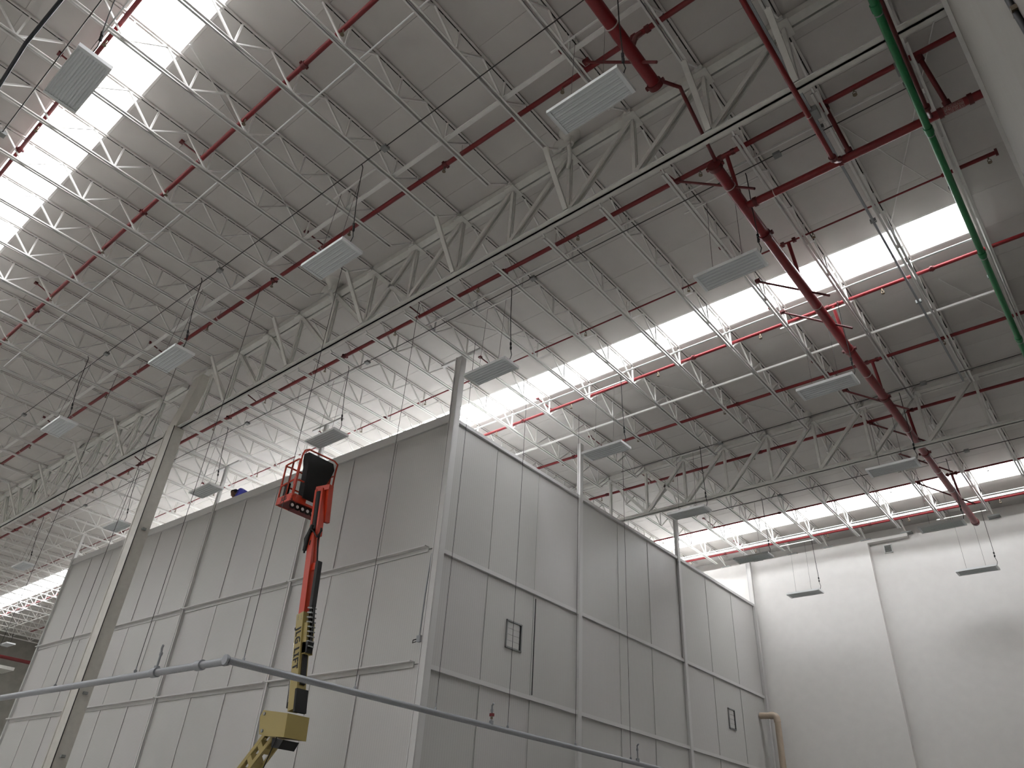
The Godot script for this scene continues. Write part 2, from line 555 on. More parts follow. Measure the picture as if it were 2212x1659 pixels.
func fill_joist(t: Node3D, bay: Dictionary, fine: bool) -> void:
	var o := Vector3(0, JB + EYE, bay.t0)
	var bc := S()
	for s in [-0.038, 0.038]:
		box(bc, V(s - 0.024, JB, bay.b0) - o, V(s + 0.024, JB + 0.012, bay.b1) - o)
		var e: float = s * 0.55
		box(bc, V(e - 0.006, JB, bay.b0) - o, V(e + 0.006, JB + 0.055, bay.b1) - o)
	part("bottom_chord", bc, M.steel, t)
	var tc := S()
	for s in [-0.034, 0.034]:
		box(tc, V(s - 0.022, ROOF - 0.04, bay.t0) - o, V(s + 0.022, ROOF - 0.003, bay.t1) - o)
	part("top_chord", tc, M.deck[1], t)
	# shade of the slot between top angles as dark strips, broken at the skylight
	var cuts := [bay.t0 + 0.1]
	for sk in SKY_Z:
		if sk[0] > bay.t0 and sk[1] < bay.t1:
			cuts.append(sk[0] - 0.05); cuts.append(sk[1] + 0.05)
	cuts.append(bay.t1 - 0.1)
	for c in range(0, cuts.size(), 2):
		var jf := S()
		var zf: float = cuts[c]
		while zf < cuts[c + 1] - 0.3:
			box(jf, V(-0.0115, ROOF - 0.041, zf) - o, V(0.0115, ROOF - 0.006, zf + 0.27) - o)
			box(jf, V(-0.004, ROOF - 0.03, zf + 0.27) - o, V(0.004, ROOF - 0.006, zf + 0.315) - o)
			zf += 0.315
		part("slot_shade", jf, M.shade_strip, t)
	var webs := []
	for zn in bay.nodes:
		webs.append([zn, JB + 0.03, zn, ROOF - 0.04])
		webs.append([zn, JB + 0.03, zn - 0.63, ROOF - 0.04])
		webs.append([zn, JB + 0.03, zn + 0.63, ROOF - 0.04])
	webs.append([bay.b0 + 0.02, JB + 0.03, bay.b0 - 0.75, ROOF - 0.06])
	if bay.has("wall"):
		webs.append([29.0, ROOF - 0.05, 30.22, 12.03])
		webs.append([29.62, ROOF - 0.05, 30.25, 12.03])
	else:
		webs.append([bay.b1 - 0.02, JB + 0.03, bay.b1 + 0.6, ROOF - 0.06])
	if fine:
		for w in webs:
			var s := S()
			bar(s, V(0, w[1], w[0]) - o, V(0, w[3], w[2]) - o, 0.034, 0.034, Vector3(1, 0, 0))
			part("web", s, M.steel, t)
	else:
		var s := S()
		for w in webs:
			bar(s, V(0, w[1], w[0]) - o, V(0, w[3], w[2]) - o, 0.034, 0.034, Vector3(1, 0, 0))
		part("webs", s, M.steel, t)
	if bay.has("wall"):
		var br := S()
		box(br, V(-0.2, 11.985, 30.18) - o, V(0.2, 12.03, 30.5) - o)
		part("bearing_plate", br, M.jbox, t)

func build_joists() -> void:
	var n1 := []
	for k in range(-4, 4): n1.append(2.15 + 1.26 * k)
	var n2 := []
	for k in range(-4, 4): n2.append(15.23 + 1.26 * k)
	n2.append(20.1)
	var n3 := []
	for k in range(-1, 5): n3.append(23.27 + 1.26 * k)
	var bays := [
		{"t0": -5.0, "t1": 7.9, "b0": -4.1, "b1": 7.25, "nodes": n1, "c": 24, "w": "in the bay nearest the camera", "fine": 60},
		{"t0": 8.16, "t1": 20.78, "b0": 9.14, "b1": 20.3, "nodes": n2, "c": 41, "w": "in the middle bay between girders", "fine": 60},
		{"t0": 21.08, "t1": 30.35, "b0": 22.0, "b1": 29.3, "nodes": n3, "c": 11, "w": "in the bay by the far wall", "fine": 11, "wall": true}]
	for bay in bays:
		var proto_fine: Node3D = null
		var proto_far: Node3D = null
		for k in range(-1, bay.c):
			var x := JX0 + JS * k
			var label := "white roof joist, %s from the right wall %s" % [nth(k + 2), bay.w]
			if k < bay.fine:
				if proto_fine == null:
					proto_fine = make_joist(x, bay, true, label)
				else:
					copy_joist(proto_fine, x, label)
			else:
				if proto_far == null:
					proto_far = make_joist(x, bay, false, label)
				else:
					copy_joist(proto_far, x, label)

func copy_joist(p: Node3D, x: float, label: String) -> void:
	var c := p.duplicate()
	c.name = numbered("roof_joist")
	add_child(c)
	c.position = Vector3(x, p.position.y, p.position.z)
	c.set_meta("label", label)

# ------------------------------------------------------------------ enclosure
const BX := 12.5
const BZ := 11.67
func left_z(x: float) -> float:
	return BZ - 0.0256 * (x - BX)

func build_enclosure() -> void:
	var t := thing("enclosure", "tall pale grey room of translucent ribbed panels in an aluminium frame", "enclosure", V(BX, -EYE, BZ))
	var o := t.position
	var zb := 29.95
	var xe := 34.9
	# right face, facing -X
	var zs := [11.74, 13.5, 15.38, 17.42, 19.6, 21.5, 23.55, 25.72, 27.86, 29.9]
	var rows := [BOX_H - 0.08, 6.4, 3.72, 0.9, -EYE]
	for r in 4:
		for i in zs.size() - 1:
			var s := S()
			var j := 0.004 * ((i * 3 + r) % 3)
			var a := V(BX + j, rows[r + 1] + 0.01, zs[i] - 0.02); var b := V(BX + j, rows[r] - 0.01, zs[i + 1] + 0.02)
			sheet(s, V(BX + j, rows[r + 1] + 0.01, zs[i] - 0.02) - o, V(BX + j, rows[r + 1] + 0.01, zs[i + 1] + 0.02) - o, rows[r] - rows[r + 1] - 0.02, Vector3(-1, 0, 0))
			part("panel", s, M.panel[(i + r * 2) % 3], t)
	# seam covers on the right face
	for i in range(1, zs.size() - 1):
		if i % 3 == 0: continue
		for r in 4:
			var s := S()
			box(s, V(BX - 0.014, rows[r + 1] + 0.03, zs[i] - 0.035) - o, V(BX, rows[r] - 0.03, zs[i] + 0.02) - o)
			part("seam_strip", s, M.panel[1], t)
	for h in [6.4, 3.72, 0.9]:
		for i in [0, 3, 6]:
			var s := S()
			box(s, V(BX - 0.06, h - 0.05, zs[i]) - o, V(BX, h + 0.05, zs[i + 3]) - o)
			part("rail", s, M.alu, t)
	var tr := S()
	box(tr, V(BX - 0.07, BOX_H - 0.1, BZ) - o, V(BX + 0.05, BOX_H, zb) - o)
	part("top_rail", tr, M.alu, t)
	# left face, facing -Z
	var xs := [12.55, 14.68, 16.5, 18.25, 20.2, 21.95, 23.8, 25.6, 27.4, 29.3, 31.1, 32.9, 34.8]
	var rows2 := [BOX_H - 0.08, 6.48, 3.78, 0.9, -EYE]
	for r in 4:
		for i in xs.size() - 1:
			var s := S()
			var j := 0.004 * ((i * 2 + r) % 3)
			sheet(s, V(xs[i] - 0.02, rows2[r + 1] + 0.01, left_z(xs[i]) + j) - o, V(xs[i + 1] + 0.02, rows2[r + 1] + 0.01, left_z(xs[i + 1]) + j) - o, rows2[r] - rows2[r + 1] - 0.02, Vector3(0, 0, -1))
			part("panel", s, M.panel[(i * 2 + r) % 3], t)
	for i in range(1, xs.size() - 1):
		if i % 3 == 0: continue
		for r in 4:
			var s := S()
			var z := left_z(xs[i])
			box(s, V(xs[i] - 0.03, rows2[r + 1] + 0.03, z - 0.014) - o, V(xs[i] + 0.035, rows2[r] - 0.05, z) - o)
			part("seam_strip", s, M.panel[2], t)
	for h in [6.48, 3.78, 0.9]:
		for i in range(0, 12, 3):
			var s := S()
			var a: float = xs[i] + (0.3 if i == 0 else 0.06)
			var b: float = xs[i + 3] - 0.06
			bar(s, V(a, h + 0.05, left_z(a) - 0.075) - o, V(b, h + 0.05, left_z(b) - 0.075) - o, 0.15, 0.03)
			bar(s, V(a, h + 0.0, left_z(a) - 0.015) - o, V(b, h + 0.0, left_z(b) - 0.015) - o, 0.03, 0.13)
			part("rail", s, M.alu, t)
	var tl := S()
	bar(tl, V(BX + 0.12, BOX_H + 0.06, left_z(BX)) - o, V(xe, BOX_H + 0.02, left_z(xe)) - o, 0.1, 0.27)
	part("top_rail", tl, M.alu, t)
	# hidden back and end walls and the lid
	var bk := S()
	box(bk, V(xe - 0.06, -EYE, left_z(xe)) - o, V(xe, BOX_H - 0.05, zb) - o)
	box(bk, V(BX, -EYE, zb - 0.06) - o, V(xe, BOX_H - 0.05, zb) - o)
	part("back_wall", bk, M.panel[0], t)
	var lid := S()
	prism(lid, [V(BX + 0.02, BOX_H - 0.14, left_z(BX) + 0.02) - o, V(xe, BOX_H - 0.14, left_z(xe) + 0.02) - o, V(xe, BOX_H - 0.14, zb) - o, V(BX + 0.02, BOX_H - 0.14, zb) - o], Vector3(0, 0.08, 0))
	part("lid", lid, M.boxtop, t)
	# posts reaching up to the joists
	post(t, V(BX - 0.02, -EYE, BZ - 0.03), 12.05, 0.22, 0.2, "corner_post")
	for p in [[17.42, 11.95], [23.6, 11.6]]:
		post(t, V(BX - 0.03, -EYE, p[0]), p[1], 0.12, 0.16, "post")
	post(t, V(BX - 0.02, -EYE, zb + 0.02), 11.9, 0.2, 0.14, "post")
	for p in [[18.25, 11.7], [23.85, 11.75], [29.3, 11.5], [34.7, 11.35]]:
		post(t, V(p[0], -EYE, left_z(p[0]) - 0.02), p[1], 0.13, 0.1, "post")
	# head bars tying posts to the joists
	for p in [[BX - 0.02, 12.08, BZ - 0.03, 0.75], [18.25, 11.74, left_z(18.25), 0.75], [23.85, 11.78, left_z(23.85), 0.75]]:
		var hb := S()
		bar(hb, V(p[0] - p[3], p[1] - 0.02, p[2]) - o, V(p[0] + p[3], p[1] - 0.02, p[2]) - o, 0.1, 0.06)
		part("head_bar", hb, M.alu, t)
	# two small framed openings in the right face
	for w in [[14.28, 14.9, 4.72, 5.42], [26.6, 27.12, 4.76, 5.45]]:
		var fr := S()
		box(fr, V(BX - 0.04, w[2], w[0]) - o, V(BX - 0.005, w[2] + 0.035, w[1]) - o)
		box(fr, V(BX - 0.04, w[3] - 0.035, w[0]) - o, V(BX - 0.005, w[3], w[1]) - o)
		box(fr, V(BX - 0.04, w[2], w[0]) - o, V(BX - 0.005, w[3], w[0] + 0.035) - o)
		box(fr, V(BX - 0.04, w[2], w[1] - 0.035) - o, V(BX - 0.005, w[3], w[1]) - o)
		var fm := part("hatch_frame", fr, M.jbox, t)
		for q in 4:
			var sl := S()
			var hh: float = w[2] + 0.05 + (w[3] - w[2] - 0.1) * q / 4.0
			box(sl, V(BX - 0.018, hh, w[0] + 0.04) - o, V(BX - 0.008, hh + (w[3] - w[2] - 0.1) / 4.0 - 0.012, w[1] - 0.09) - o)
			part("slat", sl, M.panel[0], fm)
		var dk := S()
		box(dk, V(BX - 0.02, w[2] + 0.04, w[1] - 0.085) - o, V(BX - 0.006, w[3] - 0.04, w[1] - 0.04) - o)
		part("gap_strip", dk, M.black, fm)
	# slotted dark seam in the second panel row
	var sm := S()
	box(sm, V(BX - 0.03, 3.8, 15.40) - o, V(BX - 0.02, 6.25, 15.425) - o)
	part("seam_gap", sm, M.black, t)

func sheet(s: SurfaceTool, a: Vector3, b: Vector3, h: float, n: Vector3) -> void:
	var up := Vector3(0, h, 0)
	var back := -n * 0.03
	quad(s, a, b, b + up, a + up, n)
	quad(s, a + back, b + back, b + up + back, a + up + back, -n)
	quad(s, a, a + back, a + up + back, a + up, (a - b).normalized())
	quad(s, b, b + back, b + up + back, b + up, (b - a).normalized())
	quad(s, a + up, b + up, b + up + back, a + up + back, Vector3.UP)
	quad(s, a, b, b + back, a + back, Vector3.DOWN)

func post(t: Node3D, foot: Vector3, top_h: float, wx: float, wz: float, called: String) -> void:
	var s := S()
	var o := t.position
	var c := foot - o
	var h := top_h + EYE
	# channel: web plate and two lips
	frame_box(s, c + Vector3(0, h * 0.5, 0), Vector3(wx * 0.5, 0, 0), Vector3(0, h * 0.5, 0), Vector3(0, 0, wz * 0.5 - 0.006))
	frame_box(s, c + Vector3(-wx * 0.5 + 0.015, h * 0.5, -wz * 0.5 + 0.002), Vector3(0.015, 0, 0), Vector3(0, h * 0.5, 0), Vector3(0, 0, 0.012))
	frame_box(s, c + Vector3(wx * 0.5 - 0.015, h * 0.5, -wz * 0.5 + 0.002), Vector3(0.015, 0, 0), Vector3(0, h * 0.5, 0), Vector3(0, 0, 0.012))
	part(called, s, M.alu, t)

# ------------------------------------------------------------------ secondary steel, conduits
func line_thing(called: String, label: String, cat: String, a: Vector3, b: Vector3, r: float, m: Material, group := "") -> Node3D:
	var t := thing(called, label, cat, a, group)
	var s := S()
	tube(s, [Vector3.ZERO, b - a], r, 8)
	part("run", s, m, t)
	return t

func build_braces_and_conduits() -> void:
	# lateral brace angles lying over the joist bottom chords
	var rows := [[5.92, 3.0, 34.0, 0.09, "white brace angle beside the second red sprinkler pipe"], [9.9, 0.2, 12.3, 0.03, "thin white brace over the first lights of the middle bay"], [16.76, 0.2, 60.0, 0.05, "white brace bar beyond the middle skylight"], [28.35, 1.6, 17.0, 0.05, "white double brace under the far skylight"]]
	for r in rows:
		var t := thing("brace_bar", r[4], "brace", V(r[1], JB + 0.08, r[0]))
		var s := S()
		bar(s, Vector3.ZERO, Vector3(r[2] - r[1], 0, 0), r[3], 0.03)
		bar(s, Vector3(0, 0.04, 0.02), Vector3(r[2] - r[1], 0.04, 0.02), 0.012, 0.06)
		part("angle", s, M.steel, t)
	line_thing("brace_bar", "white round brace bar along the far edge of the middle skylight", "brace", V(0.2, JB + 0.08, 14.66), V(60, JB + 0.08, 14.66), 0.024, M.fixture)
	line_thing("conduit", "thin bright white conduit crossing the joists near the left skylight", "conduit", V(-0.3, JB + 0.07, 3.74), V(36, JB + 0.07, 3.74), 0.017, M.fixture)
	line_thing("conduit", "white conduit running close beside the middle skylight brace", "conduit", V(0.2, JB + 0.3, 14.92), V(60, JB + 0.3, 14.92), 0.012, M.fixture)
	line_thing("conduit", "white conduit above the far sprinkler pipe by the wall", "conduit", V(1.6, JB + 0.05, 28.0), V(17, JB + 0.05, 28.0), 0.02, M.fixture)
	# electrical conduits feeding the lights, with junction boxes
	var feeds := [[5.27, 36.0, "dark thin conduit feeding the near row of lights"], [10.0, 36.0, "dark thin conduit feeding the second row of lights"], [0.3, 26.0, "dark thin conduit along the left skylight"], [19.6, 12.3, "dark thin conduit feeding the lights before the farther girder"], [24.2, 12.3, "dark thin conduit feeding the lights nearest the far skylight"]]
	for f in feeds:
		var t := thing("conduit", f[2], "conduit", V(0.2, JB - 0.012, f[0]), "conduits feeding the lights")
		var s := S()
		tube(s, [Vector3.ZERO, Vector3(f[1] - 0.2, 0, 0)], 0.011, 6)
		part("run", s, M.wire, t)
		var x := 2.9
		while x < f[1]:
			var b := S()
			frame_box(b, Vector3(x - 0.2 - 0.3, 0.0, 0.02), Vector3(0.07, 0, 0), Vector3(0, 0.035, 0), Vector3(0, 0, 0.06))
			part("junction_box", b, M.jbox, t)
			x += 6.0
	# roof plane tie rods
	var rods := [[10.2, 1.75, 13.0, 7.0, "thin tie rod slanting under the deck near the left skylight"], [1.9, 9.5, 0.3, 13.6, "thin tie rod slanting between the girder and the skylight's right end"], [-0.5, 9.4, 1.5, 13.7, "thin tie rod slanting from the right wall behind the green pipe"], [13.4, 8.3, 10.2, 13.0, "thin tie rod slanting above the enclosure corner"], [9.2, 16.0, 6.2, 20.5, "thin tie rod slanting before the farther girder"], [1.2, 16.2, -0.6, 20.6, "thin tie rod slanting beside the right wall beyond the skylight"]]
	for q in rods:
		line_thing("tie_rod", q[4], "tie rod", V(q[0], ROOF - 0.07 - 0.03 * (rods.find(q) % 2), q[1]), V(q[2], ROOF - 0.07 - 0.03 * (rods.find(q) % 2), q[3]), 0.012, M.steel, "slanting roof tie rods")
	# cable trough along the joist nearest the main
	for q in [[1.72, "beside the riser pipes"], [0.22, "beside the green pipe"]]:
		var t := thing("cable_duct", "grey metal cable duct under a joist " + q[1], "cable duct", V(q[0], JB - 0.04, 3.0))
		var s := S()
		bar(s, Vector3.ZERO, Vector3(0, 0, 17.0), 0.045, 0.05)
		part("channel", s, M.galv, t)
		for z in [3.5, 6.9, 9.8, 13.0]:
			var c := S()
			frame_box(c, Vector3(0, 0.02, z), Vector3(0.06, 0, 0), Vector3(0, 0.045, 0), Vector3(0, 0, 0.025))
			part("clamp", c, M.jbox, t)
		var jb := S()
		frame_box(jb, Vector3(-0.02, -0.02, 6.5), Vector3(0.09, 0, 0), Vector3(0, 0.07, 0), Vector3(0, 0, 0.11))
		part("junction_box", jb, M.jbox, t)
	# heavy blue-black cable crossing the upper left corner
	var bc := thing("power_cable", "thick blue-black cable crossing the upper left corner", "cable", V(16.0, 10.6, 0.3))
	var s2 := S()
	var o := bc.position
	tube(s2, [V(17.6, 11.85, 0.35) - o, V(15.2, 10.9, 0.02) - o, V(13.2, 10.6, -0.10) - o, V(11.88, 10.5, -0.14) - o, V(10.69, 10.48, -0.17) - o, V(9.5, 10.5, -0.12) - o, V(8.0, 10.7, 0.0) - o, V(6.07, 11.85, 0.2) - o], 0.03, 8)
	part("sheath", s2, M.blue_cable, bc)

# ------------------------------------------------------------------ sprinklers
var head_mesh: ArrayMesh
var coupling_mesh: ArrayMesh

func sprinkler_meshes(r: float) -> void:
	var s := S()
	tube(s, [Vector3(0, 0, 0), Vector3(0, -r - 0.05, 0)], 0.014, 6)
	tube(s, [Vector3(0, -r - 0.05, 0), Vector3(0.03, -r - 0.08, 0), Vector3(0.028, -r - 0.11, 0), Vector3(0, -r - 0.14, 0)], 0.007, 5)
	tube(s, [Vector3(0, -r - 0.05, 0), Vector3(-0.03, -r - 0.08, 0), Vector3(-0.028, -r - 0.11, 0), Vector3(0, -r - 0.14, 0)], 0.007, 5)
	disc(s, Vector3(0, -r - 0.145, 0), Vector3.UP, 0.04, 0.006, 10)
	head_mesh = s.commit()
	var c := S()
	disc(c, Vector3.ZERO, Vector3(1, 0, 0), r + 0.012, 0.11, 12)
	frame_box(c, Vector3(0, 0, r + 0.02), Vector3(0.025, 0, 0), Vector3(0, 0.02, 0), Vector3(0, 0, 0.02))
	frame_box(c, Vector3(0, 0, -r - 0.02), Vector3(0.025, 0, 0), Vector3(0, 0.02, 0), Vector3(0, 0, 0.02))
	coupling_mesh = c.commit()

func sprinkler_pipe(z: float, h: float, x0: float, x1: float, r: float, label: String, head0: float, coup0: float) -> void:
	sprinkler_meshes(r)
	var t := thing("sprinkler_pipe", label, "pipe", V(x0, h, z), "red sprinkler branch pipes")
	var s := S()
	tube(s, [Vector3.ZERO, Vector3(x1 - x0, 0, 0)], r, 12)
	part("tube", s, M.red, t)
	var x := head0
	while x < minf(x1, 40.0):
		if x > x0:
			node("sprinkler_head", head_mesh, M.brass, t, Vector3(x - x0, 0, 0))
		x += 3.02
	x = coup0
	while x < minf(x1, 40.0):
		if x > x0:
			node("coupling", coupling_mesh, M.red_dark, t, Vector3(x - x0, 0, 0))
		x += 6.03
	# hanger straps to the joists and slanted earthquake braces every few joists
	for k in range(1, 22, 3):
		var xx := JX0 + JS * k + 0.08
		if xx < x0 or xx > x1: continue
		var hg := S()
		disc(hg, Vector3(xx - x0, 0, 0), Vector3(1, 0, 0), r + 0.006, 0.03, 12)
		tube(hg, [Vector3(xx - x0, r, 0), Vector3(xx - x0, ROOF - h - 0.04, 0)], 0.006, 5)
		part("hanger", hg, M.primer, t)
	for k in range(2, 22, 5):
		var xx := JX0 + JS * k
		if xx < x0 + 0.5 or xx > x1: continue
		var br := S()
		tube(br, [Vector3(xx - x0, 0.02, 0), Vector3(xx + 0.25 - x0, 0.3, -0.42)], 0.018, 6)
		frame_box(br, Vector3(xx + 0.25 - x0, 0.3, -0.42), Vector3(0.05, 0, 0), Vector3(0, 0.02, 0), Vector3(0, 0, 0.04))
		part("sway_brace", br, M.red_dark, t)

func build_sprinklers() -> void:
	var H := 12.1
	sprinkler_pipe(0.72, H, -0.7, 34, 0.04, "red sprinkler pipe along the left skylight", 5.0, 3.0)
	sprinkler_pipe(3.24, H, -0.7, 34, 0.048, "red sprinkler pipe right of the left skylight, nearest full pipe", 7.45, 8.6)
	sprinkler_pipe(6.46, H, -0.7, 44, 0.05, "red sprinkler pipe before the nearer girder", 5.1, 8.1)
	sprinkler_pipe(9.66, H, -0.78, 60, 0.052, "red sprinkler pipe just behind the nearer girder", 1.0, 9.2)
	sprinkler_pipe(12.67, H, 0.15, 60, 0.021, "thin red sprinkler pipe before the middle skylight", 2.9, 4.8)
	# its thick capped end by the right wall
	var t := thing("sprinkler_pipe", "short thick red sprinkler pipe stub with flanged cap near the right wall", "pipe", V(-0.64, H, 12.67), "red sprinkler branch pipes")
	var s := S()
	tube(s, [Vector3.ZERO, Vector3(0.95, 0, 0)], 0.042, 12)
	part("tube", s, M.red, t)
	var c := S()
	disc(c, Vector3(-0.015, 0, 0), Vector3(1, 0, 0), 0.075, 0.045, 14)
	part("end_cap", c, M.red_dark, t)
	node("sprinkler_head", head_mesh, M.brass, t, Vector3(0.14, -0.02, 0))
	sprinkler_pipe(15.36, H, -0.9, 60, 0.045, "red sprinkler pipe just beyond the middle skylight", 2.3, 1.2)
	sprinkler_pipe(18.22, H, -0.9, 60, 0.045, "red sprinkler pipe halfway between the middle skylight and farther girder", 1.7, 7.3)
	sprinkler_pipe(21.34, H, -0.9, 60, 0.045, "red sprinkler pipe seen through the webs of the farther girder", 2.2, 8.0)
	sprinkler_pipe(26.2, H, -0.9, 20, 0.03, "dark red sprinkler pipe along the near edge of the far skylight", 2.4, 3.4)
	sprinkler_pipe(28.98, H, -0.9, 20, 0.045, "red sprinkler pipe closest to the far wall", 2.6, 7.0)

func build_main_pipes() -> void:
	var h := 11.1
	var x := 3.44
	var t := thing("main_pipe", "big red fire main running above the lights to the far wall", "pipe", V(x, h, 8.95))
	var s := S()
	tube(s, [Vector3.ZERO, Vector3(0, 0, 19.25)], 0.105, 20)
	part("tube", s, M.red, t)
	var c := S()
	disc(c, Vector3(0, 0, 0.03), Vector3(0, 0, 1), 0.135, 0.1, 18)
	frame_box(c, Vector3(0.14, 0, 0.03), Vector3(0.03, 0, 0), Vector3(0, 0.025, 0), Vector3(0, 0, 0.03))
	frame_box(c, Vector3(-0.14, 0, 0.03), Vector3(0.03, 0, 0), Vector3(0, 0.025, 0), Vector3(0, 0, 0.03))
	part("end_cap", c, M.red_dark, t)
	var ec := S()
	disc(ec, Vector3(0, 0, 19.25), Vector3(0, 0, 1), 0.125, 0.12, 18)
	part("end_cap", ec, M.red_dark, t)
	for z in [0.62, 4.95, 8.25, 11.6, 14.6, 16.2]:
		var cp := S()
		disc(cp, Vector3(0, 0, z), Vector3(0, 0, 1), 0.112, 0.02, 18)
		part("pipe_ring", cp, M.primer, t)
	for z in [2.2, 7.0, 9.6, 13.3]:
		var cp := S()
		disc(cp, Vector3(0, 0, z), Vector3(0, 0, 1), 0.125, 0.12, 18)
		frame_box(cp, Vector3(0.135, 0, z), Vector3(0.03, 0, 0), Vector3(0, 0.025, 0), Vector3(0, 0, 0.04))
		frame_box(cp, Vector3(-0.135, 0, z), Vector3(0.03, 0, 0), Vector3(0, 0.025, 0), Vector3(0, 0, 0.04))
		part("coupling", cp, M.red_dark, t)
	# risers up to the branch pipes
	for z in [9.66, 12.67, 15.36, 18.22, 21.34, 26.2, 28.98]:
		if z > 27.5: continue
		var rz: float = z - 8.95
		var rr := S()
		tube(rr, [Vector3(0, 0.05, rz + 0.35), Vector3(0, 0.5, rz + 0.22), Vector3(0, 0.98, rz)], 0.04, 10)
		disc(rr, Vector3(0, 0.2, rz + 0.31), Vector3(0, 1, -0.2), 0.06, 0.08, 10)
		part("riser", rr, M.red, t)
		var te := S()
		disc(te, Vector3(-0.13, 1.0, rz), Vector3(1, 0, 0), 0.062, 0.07, 10)
		disc(te, Vector3(0.13, 1.0, rz), Vector3(1, 0, 0), 0.062, 0.07, 10)
		part("tee", te, M.red_dark, t)
	# slanted sway braces
	for z in [9.62, 13.35, 14.75, 19.0, 21.2, 23.3, 26.0]:
		var rz: float = z - 8.95
		var br := S()
		tube(br, [Vector3(1.0, 0.78, rz - 0.1), Vector3(-0.42, -0.26, rz + 0.05)], 0.026, 7)
		frame_box(br, Vector3(1.0, 0.8, rz - 0.1), Vector3(0.06, 0, 0), Vector3(0, 0.03, 0), Vector3(0, 0, 0.05))
		part("sway_brace", br, M.red_dark, t)
	# near length of the main, before the girder
	var t2 := thing("main_pipe", "big red fire main overhead, capped before the nearer girder", "pipe", V(x, h, 6.86))
	var s2 := S()
	tube(s2, [Vector3.ZERO, Vector3(0, 0, -10.0)], 0.105, 20)
	part("tube", s2, M.red, t2)
	var c2 := S()
	disc(c2, Vector3(0, 0, -0.02), Vector3(0, 0, 1), 0.13, 0.1, 18)
	frame_box(c2, Vector3(0.14, 0, -0.02), Vector3(0.03, 0, 0), Vector3(0, 0.025, 0), Vector3(0, 0, 0.03))
	frame_box(c2, Vector3(-0.14, 0, -0.02), Vector3(0.03, 0, 0), Vector3(0, 0.025, 0), Vector3(0, 0, 0.03))
	part("end_cap", c2, M.red_dark, t2)
	var rg := S()
	disc(rg, Vector3(0, 0, -1.32), Vector3(0, 0, 1), 0.112, 0.02, 18)
	part("pipe_ring", rg, M.primer, t2)
	var rs := S()
	tube(rs, [Vector3(0, 0.05, -0.75), Vector3(0, 0.6, -0.6), Vector3(0, 0.98, -0.4)], 0.045, 10)
	part("riser", rs, M.red, t2)
	var te2 := S()
	disc(te2, Vector3(-0.13, 1.0, -0.4), Vector3(1, 0, 0), 0.068, 0.08, 10)
	disc(te2, Vector3(0.13, 1.0, -0.4), Vector3(1, 0, 0), 0.068, 0.08, 10)
	part("tee", te2, M.red_dark, t2)
	var sb := S()
	tube(sb, [Vector3(0.95, 0.75, -0.65), Vector3(-0.3, -0.25, -0.5)], 0.026, 7)
	frame_box(sb, Vector3(0.95, 0.77, -0.65), Vector3(0.06, 0, 0), Vector3(0, 0.03, 0), Vector3(0, 0, 0.05))
	part("sway_brace", sb, M.red_dark, t2)
	# small bypass through the girder
	var by := thing("bypass_pipe", "thin red pipe linking the two fire mains through the girder", "pipe", V(x, h, 6.86))
	var bs := S()
	tube(bs, [Vector3(-0.12, 0.0, 0.0), Vector3(-0.3, 0.0, 0.28), Vector3(-0.28, 0.0, 0.4), Vector3(-0.05, 0.05, 2.05)], 0.033, 9)
	part("tube", bs, M.red_dark, by)
	# cross feed from the main to the right wall
	var cf := thing("feed_pipe", "red feed pipe from the fire main across to the right wall", "pipe", V(x, 11.0, 10.12))
	var cs := S()
	tube(cs, [Vector3(-0.1, 0, 0), Vector3(-4.25, 0, 0)], 0.075, 16)
	part("tube", cs, M.red, cf)
	for dx in [-0.25, -0.62, -1.85, -3.5, -3.95]:
		var cc := S()
		disc(cc, Vector3(dx, 0, 0), Vector3(1, 0, 0), 0.095 if dx != -0.62 else 0.08, 0.07 if dx != -0.62 else 0.015, 14)
		part("coupling", cc, M.red_dark if dx != -0.62 else M.primer, cf)
	var worn := S()
	disc(worn, Vector3(-3.7, -0.004, 0), Vector3(1, 0, 0), 0.0765, 0.3, 16)
	part("bare_patch", worn, noisy_red(), cf)
	# risers along Z that meet the feed pipe, crossing under the girder
	var r1 := thing("riser_pipe", "red pipe passing under the girder to the feed pipe, left of the green pipe", "pipe", V(1.58, 10.4, 9.5), "red pipes meeting the feed pipe")
	var q := S()
	tube(q, [Vector3(0, 0, -12.0), Vector3(0, 0, -0.1), Vector3(0, 0.06, 0.05), Vector3(0.02, 0.3, 0.3), Vector3(0.0, 0.6, 0.6)], 0.042, 12)
	part("tube", q, M.red, r1)
	var rr1 := S()
	disc(rr1, Vector3(0, 0, -1.1), Vector3(0, 0, 1), 0.046, 0.015, 12)
	part("pipe_ring", rr1, M.primer, r1)
	var el1 := S()
	disc(el1, Vector3(0, 0.02, -0.05), Vector3(0, 0.2, 1), 0.065, 0.09, 12)
	part("elbow", el1, M.red_dark, r1)
	var r2 := thing("riser_pipe", "red pipe running close along the green pipe to the feed pipe", "pipe", V(0.09, 10.4, 9.4), "red pipes meeting the feed pipe")
	var q2 := S()
	tube(q2, [Vector3(0.02, 0, -12.0), Vector3(0, 0, -0.1), Vector3(0, 0.06, 0.05), Vector3(0, 0.3, 0.35), Vector3(0, 0.6, 0.7)], 0.036, 12)
	part("tube", q2, M.red_dark, r2)
	var el2 := S()
	disc(el2, Vector3(0, 0.02, -0.05), Vector3(0, 0.2, 1), 0.06, 0.09, 12)
	part("elbow", el2, M.red_dark, r2)
